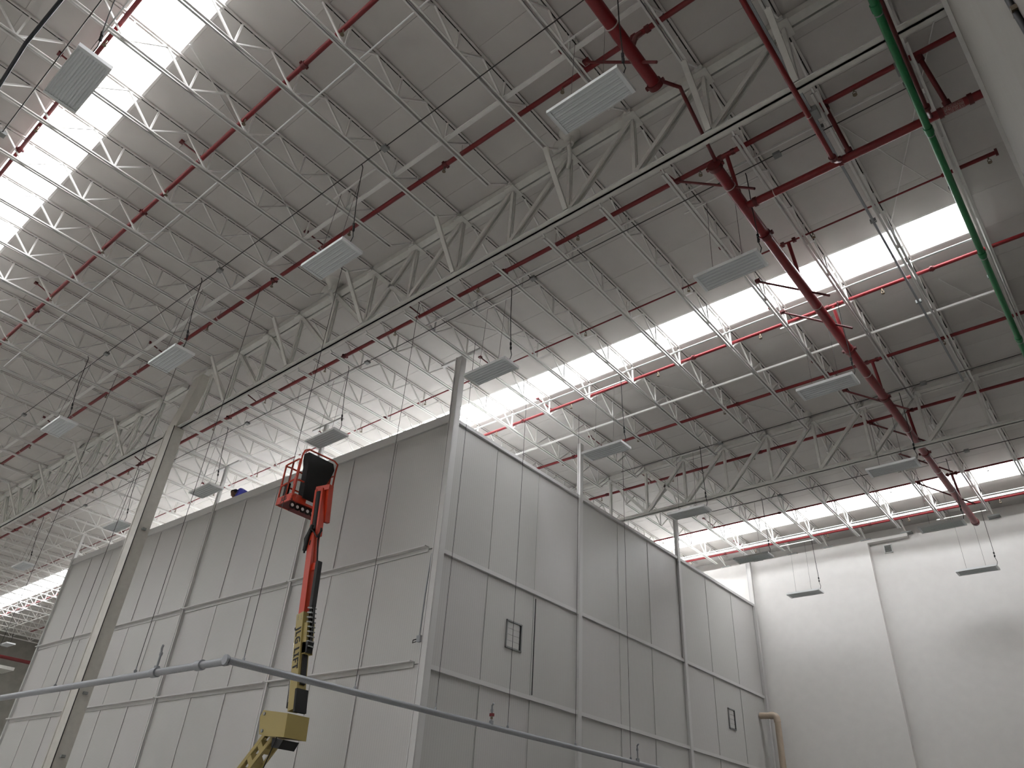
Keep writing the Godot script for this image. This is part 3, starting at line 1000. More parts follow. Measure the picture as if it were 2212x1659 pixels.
	# slanted links from the branch pipe behind the girder down to the feed pipe
	for p in [[1.62, "left of the green pipe"], [0.02, "right of the green pipe"]]:
		var lk := thing("link_pipe", "short red link pipe slanting down to the feed pipe, " + p[1], "pipe", V(p[0] - 0.1, 12.05, 9.66), "short red link pipes")
		var ls := S()
		var dd := Vector3(-0.12, -1.0, 0.46)
		tube(ls, [Vector3.ZERO, dd], 0.04, 12)
		part("tube", ls, M.red_dark, lk)
		for e in [0.06, 0.93]:
			var ef := S()
			disc(ef, dd * e, dd, 0.062, 0.09, 12)
			part("coupling", ef, M.red_dark, lk)
	# green pipe
	var g := thing("green_pipe", "green pipe running overhead beside the right wall", "pipe", V(0.17, 10.15, -6.0))
	var gs := S()
	tube(gs, [Vector3.ZERO, Vector3(0, 0, 34.0)], 0.055, 14)
	part("tube", gs, M.green, g)
	for z in [13.05, 15.55, 19.0, 22.2, 26.0]:
		var gc := S()
		disc(gc, Vector3(0, 0, z), Vector3(0, 0, 1), 0.068, 0.12, 14)
		part("coupling", gc, M.green, g)
		var gr := S()
		disc(gr, Vector3(0, 0, z + 0.12), Vector3(0, 0, 1), 0.058, 0.02, 14)
		part("pipe_ring", gr, M.galv, g)
	for z in [12.3, 12.65]:
		var st := S()
		frame_box(st, Vector3(0.08, 0, z), Vector3(0.05, 0, 0), Vector3(0, 0.02, 0), Vector3(0, 0, 0.02))
		part("tap_stub", st, M.green, g)
	# distant red main at the left end of the hall
	var dm := thing("main_pipe", "distant red fire main at the far left end", "pipe", V(57.0, 9.7, 8.0))
	var ds := S()
	tube(ds, [Vector3(0, 0, 2.0), Vector3(0, 0, 22.0)], 0.11, 12)
	part("tube", ds, M.red_dark, dm)

func noisy_red() -> StandardMaterial3D:
	# scraped paint: bare pale metal showing through in flecks
	var m := mat(Color.WHITE, 0.5)
	var nz := FastNoiseLite.new()
	nz.seed = 21
	nz.frequency = 0.06
	nz.fractal_octaves = 3
	var t := NoiseTexture2D.new()
	t.width = 256; t.height = 256; t.seamless = true; t.noise = nz
	var g := Gradient.new()
	g.offsets = PackedFloat32Array([0.0, 0.5, 0.56, 1.0])
	g.colors = PackedColorArray([Color(0.45, 0.05, 0.08), Color(0.45, 0.05, 0.08), Color(0.62, 0.58, 0.56), Color(0.70, 0.66, 0.64)])
	t.color_ramp = g
	m.albedo_texture = t
	m.uv1_triplanar = true
	m.uv1_world_triplanar = true
	m.uv1_scale = Vector3.ONE * 4.0
	return m

# ------------------------------------------------------------------ lights (switched off)
func build_fixtures() -> void:
	var H := 9.77
	var list := [
		[10.0, 0.6, "in front of the left skylight, nearest of all"],
		[3.96, 5.7, "beside the capped fire main, top centre"],
		[9.97, 5.54, "second along the near row, below the long black cord"],
		[15.93, 5.43, "third along the near row, right of the white column"],
		[21.89, 5.28, "fourth along the near row, by the left edge"],
		[3.95, 10.34, "overlapping the fire main before the middle skylight"],
		[9.94, 10.25, "beside the enclosure's tall corner post"],
		[15.89, 10.09, "right above the lift basket"],
		[22.1, 10.05, "above the long face left of the lift basket"],
		[27.89, 9.88, "left of the white column above the enclosure"],
		[3.92, 15.21, "right of the fire main beyond the middle skylight"],
		[9.85, 14.95, "behind the second post of the enclosure"],
		[3.94, 20.01, "under the farther girder by the fire main"],
		[9.93, 19.74, "under the farther girder near the third enclosure post"],
		[9.91, 24.33, "left one of two before the far wall top"],
		[3.92, 24.7, "beside the end of the fire main"],
		[9.85, 28.8, "hanging before the left part of the far wall"],
		[3.94, 29.25, "hanging before the right part of the far wall"],
		[36.27, 9.76, "small in the distance left of the enclosure top"],
		[53.4, 15.3, "small in the distance beyond the enclosure's left end"]]
	var proto: Node3D = null
	for i in list.size():
		var e: Array = list[i]
		var label: String = "white light fixture " + e[2]
		if proto == null:
			proto = make_fixture(label)
			proto.position = V(e[0], H, e[1])
		else:
			var c := proto.duplicate()
			c.name = numbered("light_fixture")
			add_child(c)
			c.position = V(e[0], H, e[1])
			c.set_meta("label", label)

func make_fixture(label: String) -> Node3D:
	var t := thing("light_fixture", label, "light fixture", Vector3.ZERO, "hanging light fixtures")
	var hx := 0.645; var hz := 0.255
	var b := S()
	box(b, Vector3(-hx, 0.05, -hz), Vector3(hx, 0.065, hz))
	for s in [-1.0, 1.0]:
		frame_box(b, Vector3(0, 0.03, s * (hz - 0.006)), Vector3(hx, 0, 0), Vector3(0, 0.032, 0), Vector3(0, 0, 0.006))
		frame_box(b, Vector3(s * (hx - 0.008), 0.03, 0), Vector3(0.008, 0, 0), Vector3(0, 0.034, 0), Vector3(0, 0, hz))
	part("housing", b, M.fixture, t)
	for k in 6:
		var s := S()
		var zc := -hz + 0.045 + k * (2.0 * hz - 0.09) / 5.0
		# folded reflector trough
		var zz := [zc - 0.04, zc - 0.022, zc + 0.022, zc + 0.04]
		var yy := [0.004, 0.014, 0.014, 0.004]
		for q in 3:
			var n := Vector3(0, -1, 0) if q == 1 else Vector3(0, -0.87, 0.49 * (1 if q == 0 else -1))
			quad(s, Vector3(-hx + 0.06, yy[q], zz[q]), Vector3(hx - 0.06, yy[q], zz[q]), Vector3(hx - 0.06, yy[q + 1], zz[q + 1]), Vector3(-hx + 0.06, yy[q + 1], zz[q + 1]), n)
		part("reflector", s, M.louvre, t)
		var lt := S()
		tube(lt, [Vector3(-hx + 0.06, 0.006, zc), Vector3(hx - 0.06, 0.006, zc)], 0.007, 6)
		part("lamp_tube", lt, M.louvre, t)
	for s in [-1.0, 1.0]:
		var ep := S()
		frame_box(ep, Vector3(s * (hx - 0.035), 0.01, 0), Vector3(0.027, 0, 0), Vector3(0, 0.012, 0), Vector3(0, 0, hz - 0.012))
		part("socket_strip", ep, M.louvre, t)
	var w := S()
	for s in [-1.0, 1.0]:
		tube(w, [Vector3(s * 0.3, 0.06, -0.1), Vector3(s * 0.3, JB - 9.77 + 0.02, 0.0)], 0.004, 4)
	part("suspension_wire", w, M.wire, t)
	var hb := S()
	bar(hb, Vector3(-0.82, JB - 9.77 + 0.025, 0.0), Vector3(0.82, JB - 9.77 + 0.025, 0.0), 0.03, 0.03)
	part("hanger_bar", hb, M.steel, t)
	var cb := S()
	tube(cb, [Vector3(-hx + 0.02, 0.06, -0.06), Vector3(-hx - 0.02, 0.2, -0.05), Vector3(-hx + 0.01, 0.35, -0.06), Vector3(-hx - 0.01, 0.55, -0.1), Vector3(-hx - 0.02, 1.2, -0.18), Vector3(-hx - 0.03, JB - 9.77 - 0.06, -0.22), Vector3(-hx - 0.03, JB - 9.77, -0.26)], 0.009, 6)
	part("cord", cb, M.cable, t)
	var pg := S()
	tube(pg, [Vector3(-hx + 0.01, 0.36, -0.06), Vector3(-hx, 0.43, -0.075)], 0.024, 8)
	tube(pg, [Vector3(-hx, 0.46, -0.08), Vector3(-hx - 0.005, 0.53, -0.095)], 0.024, 8)
	part("plug_connector", pg, M.black, t)
	return t

# ------------------------------------------------------------------ grey pipe hung on wires
func build_overhead_pipe() -> void:
	var h := 2.6
	var t := thing("hung_pipe", "grey galvanised pipe hung on long wires, turning a corner before the lift", "pipe", V(11.5, h, 6.47))
	var o := t.position
	var a := S()
	var run := [V(11.55, h, 6.47) - o, V(30.0, h, 5.6) - o]
	tube(a, run, 0.062, 14)
	part("left_run", a, M.galv, t)
	var b := S()
	tube(b, [V(11.52, h, 6.45) - o, V(11.45, h, 11.0) - o, V(11.25, h, 20.5) - o], 0.058, 14)
	part("right_run", b, M.galv, t)
	var e := S()
	disc(e, V(11.6, h, 6.46) - o, Vector3(1, 0, 0), 0.078, 0.1, 14)
	part("corner_coupling", e, M.galv, t)
	var e1 := S()
	disc(e1, V(12.35, h, 6.43) - o, Vector3(1, 0, -0.04), 0.085, 0.16, 14)
	part("coupling", e1, M.galv, t)
	var e2 := S()
	disc(e2, V(11.52, h, 6.40) - o, Vector3(0, 0, 1), 0.082, 0.04, 18)
	part("end_cap", e2, M.galv, t)
	var e3 := S()
	disc(e3, V(13.72, h, 6.36) - o, Vector3(1, 0, -0.04), 0.085, 0.16, 14)
	part("coupling", e3, M.galv, t)
	# hangers with wires up to the joists
	for p in [[14.38, 6.3], [11.53, 6.72], [11.48, 9.04], [11.44, 11.1], [11.38, 13.27], [11.33, 15.72], [11.28, 18.08], [17.6, 6.2], [21.4, 6.0]]:
		var w := S()
		tube(w, [V(p[0], h + 0.07, p[1]) - o, V(p[0], h + 0.2, p[1]) - o, V(p[0], JB, p[1]) - o], 0.0055, 5)
		part("hanger_wire", w, M.cable, t)
		var k := S()
		disc(k, V(p[0], h + 0.075, p[1]) - o, Vector3(1, 0, 0) if p[1] < 6.5 else Vector3(0, 0, 1), 0.03, 0.02, 8)
		tube(k, [V(p[0], h + 0.06, p[1]) - o, V(p[0], h + 0.17, p[1]) - o], 0.011, 6)
		part("hanger_eye", k, M.galv, t)
	# upright taps
	for p in [[13.72, 6.36, false], [11.40, 12.75, true], [11.27, 18.4, false]]:
		var v := S()
		var f := V(p[0], h + 0.05, p[1]) - o
		tube(v, [f, f + Vector3(0, 0.28, 0), f + Vector3(-0.01, 0.36, -0.02), f + Vector3(-0.07, 0.4, -0.04)], 0.02, 8)
		disc(v, f + Vector3(0, 0.02, 0), Vector3.UP, 0.05, 0.08, 10)
		disc(v, f + Vector3(0, 0.27, 0), Vector3.UP, 0.03, 0.05, 8)
		var vv := part("tap", v, M.galv, t)
		if p[2]:
			var hd := S()
			frame_box(hd, f + Vector3(0.0, 0.18, 0), Vector3(0.045, 0, 0), Vector3(0, 0.03, 0), Vector3(0, 0, 0.03))
			part("red_handle", hd, M.red, vv)
			var yl := S()
			disc(yl, f + Vector3(0, 0.12, 0), Vector3.UP, 0.028, 0.05, 8)
			part("valve_body", yl, M.brass, vv)

# ------------------------------------------------------------------ boom lift
func build_boom_lift() -> void:
	var t := thing("boom_lift", "cream and orange articulated boom lift with raised orange basket", "boom lift", V(17.0, -EYE, 9.9))
	var o := t.position
	# chassis (below the picture edge)
	var ch := S()
	box(ch, V(16.1, -1.25, 9.3) - o, V(18.6, -0.75, 10.5) - o)
	part("chassis", ch, M.orange, t)
	var tt := S()
	box(tt, V(16.3, -0.75, 9.35) - o, V(18.4, 0.1, 10.45) - o)
	part("turntable", tt, M.cream, t)
	for p in [[16.4, 9.2], [18.3, 9.2], [16.4, 10.6], [18.3, 10.6]]:
		var w := S()
		disc(w, V(p[0], -EYE + 0.33, p[1]) - o, Vector3(0, 0, 1), 0.33, 0.22, 18)
		part("wheel", w, M.rubber, t)
	# lower boom: two side plates with rungs and a cylinder
	var A := V(17.6, -0.2, 9.9) - o
	var B := V(14.85, 2.3, 9.9) - o
	var d := (B - A).normalized()
	var lb := S()
	for sd in [-0.13, 0.13]:
		for off in [-0.13, 0.13]:
			var up := Vector3(0, 0, 1).cross(d).normalized()
			bar(lb, A + Vector3(0, 0, sd) + up * off, B + Vector3(0, 0, sd) + up * off, 0.03, 0.09, up)
	for k in 9:
		var f := 0.06 + k * 0.1
		var up := Vector3(0, 0, 1).cross(d).normalized()
		frame_box(lb, A.lerp(B, f), d * 0.07, up * 0.12, Vector3(0, 0, 0.14))
	part("lower_boom", lb, M.cream, t)
	var cy := S()
	var up2 := Vector3(0, 0, 1).cross(d).normalized()
	tube(cy, [A + up2 * -0.24, B + up2 * -0.2], 0.05, 14)
	part("lift_cylinder", cy, M.chrome, t)
	var hs := S()
	tube(hs, [V(14.5, 2.15, 9.65) - o, V(14.7, 1.5, 9.6) - o, V(15.2, 0.6, 9.6) - o, V(16.4, 0.0, 9.6) - o], 0.012, 6)
	part("hose", hs, M.black, t)
	# knuckle housing
	var kn := S()
	prism(kn, [V(14.28, 2.52, 9.62) - o, V(15.2, 2.64, 9.62) - o, V(15.28, 2.5, 9.62) - o, V(15.16, 2.16, 9.62) - o, V(14.95, 2.12, 9.62) - o, V(14.24, 2.06, 9.62) - o], Vector3(0, 0, 0.56))
	part("knuckle", kn, M.cream, t)
	var kb := S()
	prism(kb, [V(14.7, 2.08, 9.66) - o, V(14.3, 2.02, 9.66) - o, V(14.42, 1.86, 9.66) - o, V(14.68, 1.9, 9.66) - o], Vector3(0, 0, 0.4))
	part("knuckle_guard", kb, M.black, t)
	for p in [[15.12, 2.56], [15.06, 2.22]]:
		var pin := S()
		disc(pin, V(p[0], p[1], 9.61) - o, Vector3(0, 0, 1), 0.035, 0.03, 10)
		part("pin", pin, M.jbox, t)
	# upper boom, cream section
	var U0 := V(14.42, 2.62, 9.9) - o
	var U1 := V(14.86, 4.72, 9.9) - o
	var ub := S()
	bar(ub, U0, U1, 0.25, 0.24, Vector3(0, 0, 1))
	var ubp := part("upper_boom", ub, M.cream, t)
	var ud := (U1 - U0).normalized()
	# side plate and mounting ear
	var ear := S()
	frame_box(ear, U0.lerp(U1, 0.62) + Vector3(0.17, 0, 0), ud * 0.2, Vector3(0.05, 0, 0), Vector3(0, 0, 0.06))
	frame_box(ear, U0.lerp(U1, 0.72) + Vector3(-0.19, 0, 0.02), ud * 0.36, Vector3(0.07, 0, 0), Vector3(0, 0, 0.1))
	part("mounting_ear", ear, M.cream, ubp)
	for k in 3:
		for q in 2:
			var bo := S()
			disc(bo, U0.lerp(U1, 0.97 - 0.02 * k) + Vector3(0.06 - q * 0.12, 0, -0.122), Vector3(0, 0, 1), 0.012, 0.008, 6)
			part("bolt", bo, M.jbox, ubp)
	var gd := S()
	bar(gd, U0 + ud * -0.05 + Vector3(-0.14, 0, 0), U0.lerp(U1, 0.2) + Vector3(-0.15, 0, 0), 0.3, 0.06, Vector3(1, 0, 0))
	bar(gd, U0.lerp(U1, 0.25) + Vector3(-0.155, 0, 0), U0.lerp(U1, 0.6) + Vector3(-0.155, 0, 0), 0.12, 0.05, Vector3(1, 0, 0))
	bar(gd, U0.lerp(U1, 0.03) + Vector3(0.2, 0, 0.02), U0.lerp(U1, 0.3) + Vector3(0.17, 0, 0.02), 0.2, 0.09, Vector3(1, 0, 0))
	part("rubber_guard", gd, M.black, ubp)
	var cy2 := S()
	tube(cy2, [U0.lerp(U1, 0.08) + Vector3(0.15, 0, -0.08), U0.lerp(U1, 0.68) + Vector3(0.15, 0, -0.08)], 0.03, 10)
	part("tilt_cylinder", cy2, M.chrome, ubp)
	# lettering down the boom
	text_on("JLG LIFT", ubp, U0.lerp(U1, 0.62) + Vector3(0.0, 0, -0.128), -ud, 0.25)
	# orange fly section
	var F1 := V(15.16, 6.75, 9.9) - o
	var fb := S()
	bar(fb, U1, F1, 0.2, 0.19, Vector3(0, 0, 1))
	var fbp := part("fly_boom", fb, M.orange, t)
	var sl := S()
	frame_box(sl, U1.lerp(F1, 0.87) + Vector3(0.01, 0, -0.1), Vector3(0.02, 0, 0), Vector3(0, 0.06, 0), Vector3(0, 0, 0.004))
	part("slot", sl, M.black, fbp)
	# forked jib to the basket
	var J1 := V(15.32, 8.0, 9.9) - o
	var jb := S()
	bar(jb, F1 - (J1 - F1) * 0.12 + Vector3(0.1, 0, 0), J1 + Vector3(0.1, 0, 0), 0.16, 0.08, Vector3(1, 0, 0))
	bar(jb, F1 - (J1 - F1) * 0.05 + Vector3(-0.12, 0, 0.03), J1 + Vector3(-0.12, 0, 0.03), 0.16, 0.07, Vector3(1, 0, 0))
	bar(jb, J1 + Vector3(0.14, 0.02, 0), J1 + Vector3(-0.3, 0.02, 0.1), 0.16, 0.14)
	bar(jb, J1 + Vector3(-0.25, 0.02, 0.1), J1 + Vector3(-0.25, -0.9, 0.2), 0.14, 0.1, Vector3(1, 0, 0))
	var jbp := part("jib", jb, M.orange, t)
	var jc := S()
	tube(jc, [F1 + Vector3(0.0, 0.1, -0.02), J1 + Vector3(0.0, -0.08, -0.02)], 0.075, 12)
	part("jib_cylinder", jc, M.black, jbp)
	var jh := S()
	tube(jh, [F1 + Vector3(0.12, -0.5, -0.1), F1 + Vector3(0.13, -0.15, -0.16), F1 + Vector3(0.02, 0.1, -0.15), F1 + Vector3(-0.1, 0.02, -0.12), F1 + Vector3(-0.22, -0.15, -0.06), F1 + Vector3(-0.3, 0.02, -0.02), F1 + Vector3(-0.24, 0.1, 0), F1 + Vector3(-0.2, -0.2, 0), F1 + Vector3(-0.3, -0.8, 0.05)], 0.022, 8)
	tube(jh, [F1 + Vector3(0.1, -0.45, -0.12), F1 + Vector3(0.06, -0.1, -0.14), F1 + Vector3(0.02, 0.2, -0.1)], 0.05, 8)
	part("hose", jh, M.black, jbp)
	# cable carrier beside the boom
	var cc := S()
	bar(cc, V(14.72, 5.95, 9.9) - o, V(14.6, 4.85, 9.9) - o, 0.1, 0.12, Vector3(0, 0, 1))
	part("cable_track", cc, M.black, t)
	var ca := S()
	bar(ca, V(14.95, 5.86, 9.9) - o, V(14.7, 5.86, 9.9) - o, 0.06, 0.18)
	part("track_bracket", ca, M.orange, t)
	for k in 9:
		var lk := S()
		var p := V(14.6, 4.82, 9.9).lerp(V(14.42, 3.95, 9.9), k / 8.0) - o
		frame_box(lk, p, Vector3(0.085, 0.015, 0), Vector3(0, 0.014, 0), Vector3(0, 0, 0.07))
		part("track_link", lk, M.jbox, t)
	var ck := S()
	for q in [-0.075, 0.0, 0.075]:
		bar(ck, V(14.6 + q, 4.85, 9.9) - o, V(14.42 + q, 3.9, 9.9) - o, 0.05, 0.02, Vector3(1, 0, 0))
	frame_box(ck, V(14.5, 3.92, 9.9) - o, Vector3(0.13, 0, 0), Vector3(0, 0.12, 0), Vector3(0, 0, 0.08))
	part("track_side", ck, M.black, t)
	build_basket(t)

func text_on(txt: String, parent: Node3D, at: Vector3, run_dir: Vector3, size: float) -> void:
	# black lettering on a face looking towards -Z, reading up along run_dir
	var tm := TextMesh.new()
	tm.text = txt
	var f := SystemFont.new()
	f.font_names = PackedStringArray(["Droid Sans"])
	f.font_weight = 700
	tm.font = f
	tm.font_size = 64
	tm.pixel_size = size / 64.0
	tm.depth = 0.004
	var m := MeshInstance3D.new()
	m.name = "lettering"
	m.mesh = tm
	m.material_override = M.black
	parent.add_child(m, true)
	var zax := Vector3(0, 0, -1)
	var xax := run_dir.normalized()
	var yax := zax.cross(xax).normalized()
	m.transform = Transform3D(Basis(xax, yax, zax), at)

func build_basket(t: Node3D) -> void:
	var o := t.position
	var fl := 7.68
	var x0 := 15.78; var x1 := 16.42; var z0 := 9.4; var z1 := 10.55
	# floor with toe skirt
	var f := S()
	box(f, V(x0, fl - 0.03, z0) - o, V(x1, fl, z1) - o)
	var bk := part("basket", f, M.red_dark, t)
	var sk := S()
	box(sk, V(x0 + 0.1, fl - 0.04, z0 - 0.02) - o, V(x1 + 0.02, fl + 0.16, z0 + 0.02) - o)
	box(sk, V(x0 - 0.02, fl - 0.04, z0 + 0.1) - o, V(x0 + 0.02, fl + 0.16, z1 - 0.1) - o)
	box(sk, V(x1 - 0.02, fl - 0.04, z0) - o, V(x1 + 0.02, fl + 0.16, z1) - o)
	box(sk, V(x0 + 0.1, fl - 0.04, z1 - 0.02) - o, V(x1, fl + 0.16, z1 + 0.02) - o)
	for k in 5:
		var a0 := PI / 2 * k / 5.0; var a1 := PI / 2 * (k + 1) / 5.0
		var c := V(x0 + 0.1, 0, z0 + 0.1) - o
		var p0 := c + Vector3(-cos(a0) * 0.12, fl - 0.04, -sin(a0) * 0.12); var p1 := c + Vector3(-cos(a1) * 0.12, fl - 0.04, -sin(a1) * 0.12)
		quad(sk, p0, p1, p1 + Vector3(0, 0.2, 0), p0 + Vector3(0, 0.2, 0), Vector3(-cos((a0 + a1) / 2), 0, -sin((a0 + a1) / 2)))
	part("toe_skirt", sk, M.orange, bk)
	var st := S()
	box(st, V(x0 - 0.025, fl + 0.02, z0 + 0.42) - o, V(x0 - 0.02, fl + 0.11, z0 + 0.68) - o)
	part("sticker", st, M.fixture, bk)
	text_on("JLG", bk, V(x0 + 0.32, fl + 0.06, z0 - 0.024) - o, Vector3(-1, 0, 0), 0.16)
	# rails
	var r := 0.024
	var hA := fl + 1.13
	var hB := fl + 1.5
	var top := S()
	tube(top, [V(x1, fl + 0.55, z0) - o, V(x1, hA - 0.05, z0) - o, V(x1 - 0.05, hA, z0) - o, V(x0 + 0.1, hA + 0.03, z0) - o, V(x0 + 0.02, hA, z0) - o, V(x0, hA - 0.12, z0) - o], r, 8)
	tube(top, [V(x1, hA - 0.04, z0) - o, V(x1, hA - 0.02, z0 + 0.1) - o, V(x1, hA - 0.02, z1) - o, V(x1 - 0.1, hA, z1) - o, V(x0 + 0.1, hA, z1) - o], r, 8)
	tube(top, [V(x0, fl + 0.1, z0 + 0.02) - o, V(x0, hB - 0.25, z0 + 0.02) - o, V(x0, hB - 0.08, z0 + 0.06) - o, V(x0, hB, z0 + 0.18) - o, V(x0, hB, z0 + 0.3) - o, V(x0, hB + 0.02, z1 - 0.12) - o, V(x0, hB - 0.04, z1) - o, V(x0, hB - 0.3, z1 - 0.02) - o, V(x0, fl, z1) - o], r, 8)
	part("top_rail", top, M.orange, bk)
	var mid := S()
	tube(mid, [V(x1, fl + 0.5, z0) - o, V(x0 + 0.12, fl + 0.56, z0) - o, V(x0, fl + 0.56, z0 + 0.1) - o, V(x0, fl + 0.56, z1) - o, V(x1, fl + 0.56, z1) - o, V(x1, fl + 0.56, z0) - o], r, 8)
	part("mid_rail", mid, M.orange, bk)
	for p in [[x1, z0, hA], [x1, z1, hA], [x0 + 0.02, z0, hA], [x0 + 0.32, z0 + 0.0, hA], [x0, z1 - 0.14, hB - 0.3], [x0 + 0.3, z1, hA]]:
		var ps := S()
		tube(ps, [V(p[0], fl, p[1]) - o, V(p[0], p[2], p[1]) - o], r + 0.002, 8)
		part("rail_post", ps, M.orange, bk)
	var gp := S()
	prism(gp, [V(x0 + 0.06, fl + 0.62, z0 - 0.025) - o, V(x0 - 0.04, fl + 0.62, z0 - 0.025) - o, V(x0 - 0.04, fl + 0.38, z0 - 0.025) - o, V(x0 + 0.06, fl + 0.42, z0 - 0.025) - o], Vector3(0, 0, 0.03))
	part("gusset", gp, M.orange, bk)
	# black pads and tarpaulin cover over the control console
	var pad := S()
	box(pad, V(x0 + 0.36, fl + 0.12, z0 + 0.02) - o, V(x0 + 0.5, fl + 0.55, z0 + 0.1) - o)
	part("pad", pad, M.tarp, bk)
	var tp := S()
	var prof := [[hB - 0.1, 0.16, 0.98, -0.05], [hB - 0.3, 0.14, 1.02, -0.10], [hB - 0.5, 0.2, 0.98, -0.09], [fl + 0.65, 0.24, 0.86, -0.06], [fl + 0.35, 0.26, 0.8, -0.05], [fl + 0.12, 0.28, 0.76, -0.05]]
	for k in prof.size() - 1:
		var a: Array = prof[k]; var b: Array = prof[k + 1]
		var n := Vector3(-1, 0, 0)
		var a0 := V(x0 + a[3], a[0], z0 + a[1]) - o; var a1 := V(x0 + a[3], a[0], z0 + a[2]) - o
		var b0 := V(x0 + b[3], b[0], z0 + b[1]) - o; var b1 := V(x0 + b[3], b[0], z0 + b[2]) - o
		quad(tp, a0, a1, b1, b0, n)
		var back := Vector3(0.22, 0, 0)
		quad(tp, a0, b0, b0 + back, a0 + back, Vector3(0, 0, -1))
		quad(tp, a1, b1, b1 + back, a1 + back, Vector3(0, 0, 1))
		quad(tp, a0 + back, a1 + back, b1 + back, b0 + back, -n)
		if k == 0: quad(tp, a0, a1, a1 + back, a0 + back, Vector3.UP)
		if k == prof.size() - 2: quad(tp, b0, b1, b1 + back, b0 + back, Vector3.DOWN)
	part("console_cover", tp, M.tarp, bk)
	# perforated support channel below the floor: strips around round holes
	var pc := S()
	var zc0 := z0 + 0.02; var zc1 := z0 + 0.98
	var yt := fl - 0.04; var yb := fl - 0.22
	for xx in [x0 + 0.05]:
		var n := 6
		var dz := (zc1 - zc0) / n
		for k in n:
			var cz := zc0 + dz * (k + 0.5)
			var cy := (yt + yb) * 0.5
			var rr := 0.045
			for q in 12:
				var a0 := TAU * q / 12; var a1 := TAU * (q + 1) / 12
				var outer := []
				for a in [a0, a1]:
					var dx2 := cos(a); var dy2 := sin(a)
					var sc: float = minf(dz * 0.5 / maxf(absf(dx2), 0.001), (yt - yb) * 0.5 / maxf(absf(dy2), 0.001))
					outer.append(V(xx, cy + dy2 * sc, cz + dx2 * sc) - o)
				var i0 := V(xx, cy + sin(a0) * rr, cz + cos(a0) * rr) - o
				var i1 := V(xx, cy + sin(a1) * rr, cz + cos(a1) * rr) - o
				quad(pc, i0, i1, outer[1], outer[0], Vector3(-1, 0, 0))
				quad(pc, i0 + Vector3(0.012, 0, 0), i1 + Vector3(0.012, 0, 0), outer[1] + Vector3(0.012, 0, 0), outer[0] + Vector3(0.012, 0, 0), Vector3(1, 0, 0))
				quad(pc, i0, i1, i1 + Vector3(0.012, 0, 0), i0 + Vector3(0.012, 0, 0), (V(xx, cy, cz) - o - i0).normalized())
	part("support_channel", pc, M.black, bk)
	for k in 6:
		var pl := S()
		disc(pl, V(x0 + 0.053, (yt + yb) * 0.5, zc0 + (zc1 - zc0) / 6.0 * (k + 0.5)) - o, Vector3(1, 0, 0), 0.045, 0.006, 12)
		part("white_disc", pl, M.fixture, bk)  # plain white disc set in each channel hole
	var ub := S()
	box(ub, V(x0 + 0.08, fl - 0.1, z0 + 0.3) - o, V(x1 - 0.1, fl - 0.04, z1 - 0.1) - o)
	part("floor_frame", ub, M.red_dark, bk)

# ------------------------------------------------------------------ person (continuous body from a distance field)
func smin(a: float, b: float, k: float) -> float:
	var h := clampf(0.5 + 0.5 * (b - a) / k, 0.0, 1.0)
	return lerpf(b, a, h) - k * h * (1.0 - h)

func field(p: Vector3, bones: Array, k: float) -> float:
	var d := 9.0
	for b in bones:
		var a: Vector3 = b[0]
		var ab: Vector3 = b[1] - a
		var tt := clampf((p - a).dot(ab) / maxf(ab.length_squared(), 1e-6), 0.0, 1.0)
		var q := p.distance_to(a + ab * tt) - lerpf(b[2], b[3], tt)
		d = q if d > 8.0 else smin(d, q, k)
	return d

